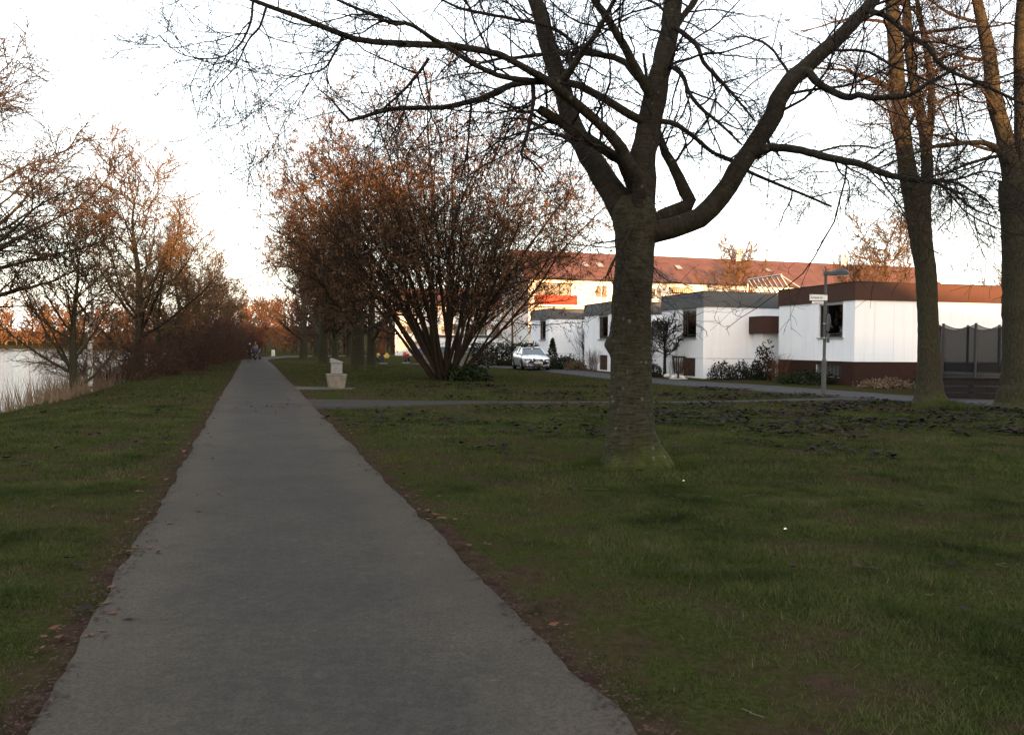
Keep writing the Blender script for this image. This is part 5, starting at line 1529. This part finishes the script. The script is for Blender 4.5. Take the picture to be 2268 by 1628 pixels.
        MB().lathe([(0.005, -2.39), (0.045, -2.39), (0.045, -2.3)], 12, axis='Y', c=(s * 0.68, 0.045, 0.335)).build('fog_lamp', M['lens'], e)
    g = MB(); g.add([(-0.30, -2.385, 0.70), (0.30, -2.385, 0.70), (0.30, -2.39, 0.56), (0.23, -2.39, 0.33), (-0.23, -2.39, 0.33), (-0.30, -2.39, 0.56),
                     (-0.30, -2.2, 0.70), (0.30, -2.2, 0.70), (0.30, -2.2, 0.56), (0.23, -2.2, 0.33), (-0.23, -2.2, 0.33), (-0.30, -2.2, 0.56)],
                    [(5, 4, 3, 2, 1, 0), (6, 7, 8, 9, 10, 11)] + [(i, (i + 1) % 6, 6 + (i + 1) % 6, 6 + i) for i in range(6)])
    go = g.build('grille', M['black'], e)
    gp = [(-0.315, 0.715), (0.315, 0.715), (0.315, 0.555), (0.24, 0.315), (-0.24, 0.315), (-0.315, 0.555)]
    gs = MB()
    for i in range(6):
        a, b = gp[i], gp[(i + 1) % 6]
        gs.bar((a[0], -2.388, a[1]), (b[0], -2.388, b[1]), 0.013, 6)
    gs.build('grille_surround', M['chrome'], go)
    if full:
        for i in range(4):
            rg = MB(); cx = -0.105 + 0.07 * i; nr = 18
            for j in range(nr):
                a0, a1 = 2 * math.pi * j / nr, 2 * math.pi * (j + 1) / nr
                rg.bar((cx + 0.048 * math.cos(a0), -2.398 - 0.002 * (i % 2), 0.645 + 0.048 * math.sin(a0)), (cx + 0.048 * math.cos(a1), -2.398 - 0.002 * (i % 2), 0.645 + 0.048 * math.sin(a1)), 0.008, 5, cap=False)
            rg.build('emblem_ring', M['chrome'], go)
        pl = MB().box(-0.26, 0.26, -2.405, -2.393, 0.445, 0.555).build('number_plate', M['white_paint'], e)
        MB().box(-0.26, -0.22, -2.409, -2.4055, 0.445, 0.555).build('plate_band', M['blue_tag'], pl)
        text('NE AU 18', 0.105, M['ink'], pl, (0.02, -2.4065, 0.50), (math.pi / 2, 0, 0), squeeze=0.9)
        MB().lathe([(0.02, -0.02), (0.07, -0.02), (0.07, 0.02), (0.02, 0.02)], 10, axis='Y', c=(0, -0.30, 1.33)).build('rear_view_mirror', M['white_paint'], e)
    MB().box(-0.70, 0.70, -2.36, -2.2, 0.245, 0.275).build('lower_lip', M['black'], e)
    MB().box(-0.75, 0.75, -2.1, 2.1, 0.17, 0.22).build('underside', M['black'], e)
    return e


car = make_car(M['silver'])
cpos = at(1176, 812, 51.5)
car.location = (cpos.x, cpos.y + 0.9, float(height(cpos.x, cpos.y)) + 0.016)
car.rotation_euler = (0, 0, math.radians(10))
tag(car, 'silver estate car parked on the access road, nose to the viewer', 'car', 'parked cars')
cars2 = [(-3.1, 70.6, M['white_car'], 1.25, 'white car in front of the low garage'), (-6.3, 71.2, M['blue_car'], 1.45, 'dark blue car parked beside the white one, behind the hazel')]
for x, y, m, rz, lab in cars2:
    c = make_car(m, False)
    c.location = (x, y, float(height(x, y))); c.rotation_euler = (0, 0, rz)
    tag(c, lab, 'car', 'parked cars')

# ------------------------------------------------------------------ the walkers and the pram
def person(loc, rz, coat, legs, long_coat, hat, label, arms):
    root = empty('person', loc, rz, label, 'person')
    V = {'pel': (0, 0, 0.95, .15), 'bel': (0, 0.01, 1.10, .14), 'che': (0, 0.0, 1.30, .165), 'neck': (0, 0.0, 1.47, .065), 'head': (0, -0.015, 1.56, .075), 'crown': (0, -0.01, 1.68, .088),
         'hl': (0.10, 0, 0.88, .10), 'kl': (0.11, -0.06, 0.48, .065), 'al': (0.11, 0.02, 0.09, .042), 'tl': (0.12, -0.14, 0.035, .035),
         'hr': (-0.10, 0, 0.88, .10), 'kr': (-0.11, 0.03, 0.48, .065), 'ar': (-0.11, 0.14, 0.10, .042), 'tr': (-0.12, 0.0, 0.035, .035),
         'sl': (0.20, 0, 1.40, .075), 'sr': (-0.20, 0, 1.40, .075)}
    if arms == 'push':
        V.update({'el': (0.26, -0.06, 1.14, .052), 'wl': (0.20, -0.34, 1.04, .036), 'er': (-0.26, -0.06, 1.14, .052), 'wr': (-0.20, -0.34, 1.04, .036)})
    else:
        V.update({'el': (0.27, 0.04, 1.13, .052), 'wl': (0.27, -0.06, 0.88, .036), 'er': (-0.27, 0.03, 1.13, .052), 'wr': (-0.27, -0.02, 0.88, .036)})
    if long_coat:
        V['hl'] = (0.10, 0, 0.86, .135); V['hr'] = (-0.10, 0, 0.86, .135); V['kl'] = (0.10, -0.05, 0.50, .09); V['kr'] = (-0.10, 0.03, 0.50, .09)
    E = [('pel', 'bel'), ('bel', 'che'), ('che', 'neck'), ('neck', 'head'), ('head', 'crown'), ('pel', 'hl'), ('hl', 'kl'), ('kl', 'al'), ('al', 'tl'), ('pel', 'hr'), ('hr', 'kr'), ('kr', 'ar'), ('ar', 'tr'),
         ('che', 'sl'), ('sl', 'el'), ('el', 'wl'), ('che', 'sr'), ('sr', 'er'), ('er', 'wr')]
    keys = list(V)
    me = bpy.data.meshes.new('body'); me.from_pydata([V[q][:3] for q in keys], [(keys.index(a), keys.index(b)) for a, b in E], [])
    o = bpy.data.objects.new('body_skin', me); COL.objects.link(o)
    o.modifiers.new('s', 'SKIN'); sub = o.modifiers.new('d', 'SUBSURF'); sub.levels = 2; sub.render_levels = 2
    for i, q in enumerate(keys):
        me.skin_vertices[0].data[i].radius = (V[q][3], V[q][3] * (0.8 if q in ('pel', 'bel', 'che') else 1))
        me.skin_vertices[0].data[i].use_root = q == 'pel'
    dg = bpy.context.evaluated_depsgraph_get()
    bm = bpy.data.meshes.new_from_object(o.evaluated_get(dg))
    bpy.data.objects.remove(o)
    for m in (coat, legs, M['skin'], M['black']): bm.materials.append(m)
    low = 0.48 if long_coat else 0.86
    for p in bm.polygons:
        z = p.center.z; ax = abs(p.center.x)
        p.material_index = 3 if z < 0.11 else (1 if z < low else (2 if (z > 1.475 and ax < 0.13) else 0))
        p.use_smooth = True
    b = link('body', bm, None, root)
    for s in (-1, 1):
        hx, hy, hz = V['wl' if s > 0 else 'wr'][:3]
        h = MB()
        h.bar((hx, hy, hz), (hx, hy - 0.055, hz - 0.055), 0.036, 8, 0.034)
        for q, ln in enumerate((0.070, 0.080, 0.076, 0.060)):
            ox = -0.027 + 0.018 * q
            h.bar((hx + ox, hy - 0.055, hz - 0.055), (hx + ox, hy - 0.055 - ln * 0.5, hz - 0.055 - ln * 0.5), 0.009, 5)
            h.bar((hx + ox, hy - 0.055 - ln * 0.5, hz - 0.055 - ln * 0.5), (hx + ox, hy - 0.05 - ln * 0.5, hz - 0.06 - ln), 0.008, 5)
        h.bar((hx - s * 0.03, hy - 0.02, hz - 0.02), (hx - s * 0.055, hy - 0.055, hz - 0.05), 0.010, 5)
        h.build('hand', M['skin'], root)
    hair = MB(); hair.lathe([(0.02, 0.0), (0.075, 0.01), (0.103, 0.06), (0.100, 0.11), (0.06, 0.155), (0.01, 0.168)], 14, c=(0, 0.012, 1.62))
    hair.build('hat' if hat else 'hair', M['hair_grey'] if hat else M['hair'], root, smooth=True)
    f = MB(); f.bar((0, -0.085, 1.62), (0, -0.118, 1.585), 0.010, 6, 0.016).build('nose', M['skin'], root)
    e = MB()
    for s in (-1, 1): e.lathe([(0.002, -0.012), (0.012, -0.006), (0.012, 0.006), (0.002, 0.012)], 8, c=(s * 0.033, -0.092, 1.628), axis='Y')
    e.build('eyes', M['ink'], root)
    MB().box(-0.025, 0.025, -0.100, -0.09, 1.548, 1.558).build('mouth', M['red_panel'], root)
    for s in (-1, 1): MB().lathe([(0.005, -0.01), (0.026, 0.0), (0.005, 0.01)], 8, c=(s * 0.092, 0.0, 1.605), axis='X').build('ear', M['skin'], root)
    if hat: MB().lathe([(0.075, 1.44), (0.095, 1.46), (0.095, 1.50), (0.07, 1.515)], 14).build('scarf', M['scarf'], root, smooth=True)
    return root


w1 = at(553, 796, 77.0)
face = math.radians(-18)
person((w1.x, w1.y, float(height(w1.x, w1.y)) + 0.02), face, M['coat_dark'], M['trousers'], True, False, 'person in a long dark coat walking beside the pram', 'side')
w2 = at(566, 795, 78.6)
person((w2.x, w2.y, float(height(w2.x, w2.y)) + 0.02), face, M['coat_tan'], M['trousers'], False, True, 'person in a tan jacket and grey hat pushing the pram', 'push')
w3 = at(565, 797, 77.6)
pr = empty('pram', (w3.x, w3.y, float(height(w3.x, w3.y)) + 0.02), face, 'navy blue pram pushed along the foot path', 'pram')
b = MB()
sec = []
for i in range(9):
    t = i / 8; y = -0.42 + 0.84 * t
    w_ = 0.20 + 0.05 * math.sin(t * math.pi); d_ = 0.12 + 0.12 * math.sin(t * math.pi) ** 0.6
    sec.append([(-w_, y, 0.78), (-w_ * 0.8, y, 0.78 - d_ * 0.8), (0, y, 0.78 - d_), (w_ * 0.8, y, 0.78 - d_ * 0.8), (w_, y, 0.78)])
vs = [p for s in sec for p in s]
b.add(vs, [(5 * i + j, 5 * i + j + 1, 5 * i + 6 + j, 5 * i + 5 + j) for i in range(8) for j in range(4)] + [tuple(5 * i for i in range(9)) + tuple(5 * i + 4 for i in range(8, -1, -1))])
b.build('carry_cot', M['pram_blue'], pr, smooth=False)
hdm = MB(); vs = []
for i in range(7):
    a = math.radians(-35 + 125 * i / 6)
    for j in range(9):
        c_ = math.pi * j / 8
        vs.append((0.26 * math.cos(c_), 0.10 - 0.40 * math.sin(a) * (0.3 + 0.7 * math.sin(c_)) * 0.9, 0.78 + 0.36 * math.cos(a) * math.sin(c_) if a > -1 else 0.8))
hdm.add(vs, [(9 * i + j, 9 * i + j + 1, 9 * i + 10 + j, 9 * i + 9 + j) for i in range(6) for j in range(8)])
hdm.build('hood', M['pram_blue'], pr, smooth=True)
fr_ = MB()
for s in (-1, 1):
    fr_.bar((s * 0.25, 0.55, 1.02), (s * 0.24, -0.30, 0.25), 0.016, 6); fr_.bar((s * 0.24, -0.35, 0.62), (s * 0.25, 0.36, 0.2), 0.016, 6)
fr_.build('frame', M['grey_metal'], pr)
MB().bar((-0.25, 0.55, 1.02), (0.25, 0.55, 1.02), 0.02, 8).build('handle', M['black'], pr)
MB().box(-0.22, 0.22, -0.28, 0.30, 0.22, 0.36).build('basket', M['black'], pr)
for s in (-1, 1):
    for y, rd in ((-0.34, 0.12), (0.36, 0.15)):
        MB().lathe([(rd * 0.55, -0.025), (rd, -0.02), (rd, 0.02), (rd * 0.55, 0.025)], 16, axis='X', c=(s * 0.28, y, rd)).build('wheel', M['rubber'], pr)

# ------------------------------------------------------------------ grass, leaves and litter
def outside_paths(x, y):
    c = -((x + 0.74) + 0.329 * (y - 3.23)) * 0.95
    ok = np.abs(c) > 1.12
    sx = np.array([-6.5, -4.7, -1, 2.5, 6, 11]); sy = np.array([20.8, 21.2, 22.15, 22.7, 23.3, 25.0]); sw = np.array([2.4, 1.7, 0.8, 0.55, 0.55, 0.9])
    inr = (x > -6.5) & (x < 11)
    ok &= ~(inr & (np.abs(y - np.interp(x, sx, sy)) < np.interp(x, sx, sw)))
    ny = np.array([17, 20.4, 22.0, 23.8, 26.2, 28.4, 34.6, 53, 61, 66]); nx = np.array([30, 18, 14.3, 12.2, 10.6, 9.3, 5.95, 0.5, -5, -9])
    ok &= x < np.interp(y, ny, nx)
    return ok, np.abs(c) - 1.2


def in_view(x, y, m=1.06):
    return (y > 2.6) & (np.abs(x) < y * 512 / FOC * m + 0.3)


def blades(seed, n, y0, y1, h, w, mat, label, name, cl=1.0, tall=None):
    r = np.random.default_rng(seed)
    u = r.random(n)
    y = np.sqrt(y0 ** 2 + (y1 ** 2 - y0 ** 2) * u)
    x = (r.random(n) * 2 - 1) * (y * 512 / FOC * 1.10 + 0.8)
    ok, d = outside_paths(x, y)
    s = left_of_path(x, y)
    ok &= s < 6.2
    den = sstep(-0.10, 0.45, d + 0.7 * (vnoise(x, y, 0.4, 8) - 0.5))
    den *= 1 - 0.72 * sstep(0.50, 0.66, vnoise(x, y, 1.1, 3) * (0.45 + vnoise(x, y, 3.3, 5)))
    den *= 0.45 + 0.55 * sstep(0.3, 0.6, vnoise(x, y, 0.22, 12))
    ok &= r.random(n) < den
    x, y, d = x[ok], y[ok], d[ok]
    m = len(x)
    z = height(x, y) - 0.004
    tuft = 0.55 + 1.0 * vnoise(x, y, 0.35, 6)
    hh = h * tuft * (0.5 + 0.9 * r.random(m)) * (0.6 + 0.4 * sstep(0, 0.8, d))
    a = r.random(m) * 6.283
    ln = 0.9 * hh * r.random(m) ** 0.6
    wx, wy = np.cos(a) * w * 0.5, np.sin(a) * w * 0.5
    b = a + 1.57 + 0.6 * r.standard_normal(m)
    p0 = np.stack([x - wx, y - wy, z], 1); p1 = np.stack([x + wx, y + wy, z], 1)
    tip = np.stack([x + np.cos(b) * ln, y + np.sin(b) * ln, z + hh * 0.8], 1)
    v = np.stack([p0, p1, tip], 1).reshape(-1, 3)
    o = link(name, np_mesh(name, v, np.arange(3 * m).reshape(m, 3), mat, False))
    return tag(o, label, 'grass', None, 'stuff')


blades(201, 540000, 2.7, 9.0, 0.040, 0.0058, M['grass_blade'], 'short grass of the near lawn on both sides of the path', 'near_grass')
blades(202, 300000, 9.0, 20.0, 0.05, 0.012, M['grass_blade'], 'short grass of the middle lawn round the cherry tree', 'middle_grass')
blades(203, 130000, 20.0, 60.0, 0.07, 0.03, M['grass_blade'], 'grass of the far lawn up to the road and the tree row', 'far_grass')
# pale dead blades
blades(204, 6000, 2.7, 8.0, 0.05, 0.004, M['dry_grass'], 'pale withered blades scattered through the near lawn', 'withered_grass')

def ring_tuft(cx, cy, r0, r1, n, h, seed, name, label):
    r = np.random.default_rng(seed)
    a = r.random(n) * 6.283; d = r0 + (r1 - r0) * r.random(n) ** 1.6
    x = cx + d * np.cos(a); y = cy + d * np.sin(a); z = height(x, y) - 0.005
    hh = h * (0.4 + 0.8 * r.random(n)) * (1 - 0.5 * (d - r0) / (r1 - r0)); b = r.random(n) * 6.283; w = 0.005
    v = np.stack([np.stack([x - w, y, z], 1), np.stack([x + w, y, z], 1), np.stack([x + hh * 0.5 * np.cos(b), y + hh * 0.5 * np.sin(b), z + hh], 1)], 1).reshape(-1, 3)
    return tag(link(name, np_mesh(name, v, np.arange(3 * n).reshape(n, 3), M['grass_blade'], False)), label, 'grass', None, 'stuff')
ring_tuft(cherry.location.x + 0.1, cherry.location.y, 0.36, 0.9, 3500, 0.09, 205, 'trunk_grass', 'longer grass round the foot of the cherry trunk')
fk = at(2090, 885, 21.5)
ring_tuft(fk.x, fk.y, 0.1, 0.9, 2500, 0.28, 206, 'tall_grass', 'taller tufts of grass between the two forked trees')

# dry reeds on the lake bank
r = np.random.default_rng(210)
n = 14000
y = 20 + 72 * r.random(n); s = 4.4 + 3.6 * r.random(n) ** 1.4
x = xl(y) - s / 0.95
z = height(x, y); hh = (0.35 + 0.75 * r.random(n)) * (0.4 + vnoise(x, y, 2.5, 7)) * np.interp(s, [4.4, 5.5, 8], [0.45, 1.0, 1.4]); w = 0.010
den = sstep(0.25, 0.6, vnoise(x, y, 4.0, 9)); kp = r.random(n) < den
x, y, z, hh = x[kp], y[kp], z[kp], hh[kp]; n = len(x); b = r.random(n) * 6.283
v = np.stack([np.stack([x - w, y, z], 1), np.stack([x + w, y, z], 1), np.stack([x + hh * 0.25 * np.cos(b), y + hh * 0.25 * np.sin(b), z + hh], 1)], 1).reshape(-1, 3)
tag(link('dry_reeds', np_mesh('dry_reeds', v, np.arange(3 * n).reshape(n, 3), M['dry_grass'], False)), 'dry brown reeds along the top of the lake bank', 'reeds', None, 'stuff')

# wet black leaves lying in clumps on the lawn
def litter(name, label, spots, per, size, mat, seed, lift=0.045, spreadm=0.14):
    r = np.random.default_rng(seed)
    c = np.repeat(spots, per, axis=0)
    m = len(c)
    x = c[:, 0] + spreadm * r.standard_normal(m) * 1.6; y = c[:, 1] + spreadm * r.standard_normal(m) * 0.6
    ok, d = outside_paths(x, y) if lift else (np.ones(m, bool), None)
    x, y = x[ok], y[ok]; m = len(x)
    z = height(x, y) + 0.028 + lift * r.random(m)
    a = r.random(m) * 6.283; s = size * (0.4 + 1.2 * r.random(m))
    ca, sa = np.cos(a), np.sin(a)
    tx_ = 0.25 * r.standard_normal(m); ty_ = 0.25 * r.standard_normal(m)
    def pt(u, v_, zz): return np.stack([x + s * (u * ca - v_ * sa), y + s * (u * sa + v_ * ca), z + s * (zz + 0.5 * u * tx_ + 0.5 * v_ * ty_)], 1)
    curl = 0.02 + 0.22 * r.random(m) ** 1.5
    V = np.stack([pt(-0.5, 0, curl), pt(-0.05, -0.28, curl * 0.3), pt(-0.05, 0.28, curl * 0.6), pt(0.0, 0, 0), pt(0.5, 0, curl * 0.8)], 1).reshape(-1, 3)
    t = np.array([[0, 1, 3], [0, 3, 2], [3, 1, 4], [2, 3, 4]])
    Fc = (np.arange(m)[:, None, None] * 5 + t[None]).reshape(-1, 3)
    return tag(link(name, np_mesh(name, V, Fc, mat, False)), label, 'leaves', None, 'stuff')


r = np.random.default_rng(220)
n = 2600
y = 11.0 + 20.0 * r.random(n) ** 0.9; x = -4.5 + r.random(n) * 21
keep = (r.random(n) < sstep(0.30, 0.62, vnoise(x, y, 1.8, 14)) * (0.25 + 0.75 * sstep(-3.0, 6, x)) * np.where(y < 13.5, 0.35, 1)) & in_view(x, y)
spots = np.stack([x, y], 1)[keep]
litter('fallen_leaves', 'dark wet fallen leaves in small heaps all over the lawn', spots, 8, 0.14, M['dead_leaf'], 221)
n = 160
y = 4.5 + 8 * r.random(n); x = (r.random(n) * 2 - 1) * y * 0.62
litter('scattered_leaves', 'few single dark leaves on the near lawn', np.stack([x, y], 1), 1, 0.085, M['dead_leaf'], 222, spreadm=0.05)
n = 110
y = 4 + 26 * r.random(n); side = r.random(n) < 0.5
x = np.where(side, xl(y) - 0.05 + 0.16 * r.standard_normal(n), xr(y) + 0.08 + 0.16 * r.standard_normal(n))
x = np.concatenate([x, -5.6 + 0.5 * r.standard_normal(60)]); y = np.concatenate([y, 20.5 + 1.2 * r.standard_normal(60)])
litter('rust_leaves', 'rust brown leaf crumbs along the edges of the foot path', np.stack([x, y], 1), 4, 0.055, M['rust_leaf'], 223, 0.0, 0.10)
n = 60
y = 10 + 16 * r.random(n); x = xl(y) - 0.4 - 3.6 * r.random(n)
litter('bank_leaves', 'dark leaves on the grass strip between path and lake', np.stack([x, y], 1), 5, 0.11, M['dead_leaf'], 224, 0.0)

r = np.random.default_rng(226)
n = 1500
y = 3 + 17 * r.random(n) ** 1.3; side = r.random(n) < 0.5
x = np.where(side, xl(y) - 0.03 + 0.06 * r.standard_normal(n), xr(y) + 0.03 + 0.06 * r.standard_normal(n))
litter('soil_crumbs', 'crumbs of dark soil along both edges of the foot path', np.stack([x, y], 1), 3, 0.022, M['soil'], 227, 0.0, 0.03)

# thin sticks in the near grass
r = np.random.default_rng(230)
n = 8
y = 3.3 + 5.5 * r.random(n) ** 1.3; x = 0.4 + r.random(n) * (y * 0.62)
a = r.random(n) * 6.283; L = 0.07 + 0.16 * r.random(n)
P = np.stack([np.stack([x + L * t * np.cos(a) + 0.02 * r.standard_normal(n), y + L * t * np.sin(a) + 0.02 * r.standard_normal(n), height(x, y) + 0.018 + 0.012 * r.random(n)], 1) for t in (0, 0.33, 0.66, 1)], 1)
ok, d = outside_paths(x, y)
st = tube_obj('twig_litter', [(P[ok], np.full((ok.sum(), 4), 0.0022), 4)], M['stick'])
tag(st, 'pale dry twigs lying in the near grass', 'twigs', None, 'stuff')
# small white scraps
for i, (dx, dy) in enumerate(((1739, 1184), (1514, 1073))):
    p = at(dx, dy, 5.0); rr_ = ray(dx, dy); k_ = EYE / -rr_.z; p = Vector((rr_.x * k_, rr_.y * k_, 0))
    m = MB(); m.add([(-0.022, -0.012, 0), (0.02, -0.015, 0.012), (0.026, 0.012, 0), (-0.01, 0.018, 0.014), (0.0, 0.0, 0.026)], [(0, 1, 4), (1, 2, 4), (2, 3, 4), (3, 0, 4)])
    o = m.build('paper_scrap', M['marker_white'], None, (p.x, p.y, float(height(p.x, p.y)) + 0.025)); o.scale = (0.7, 0.7, 0.6)
    tag(o, ('crumpled white paper scrap in the middle of the near grass', 'small white paper scrap in the grass just in front of the cherry tree')[i], 'litter', 'white paper scraps in the grass')
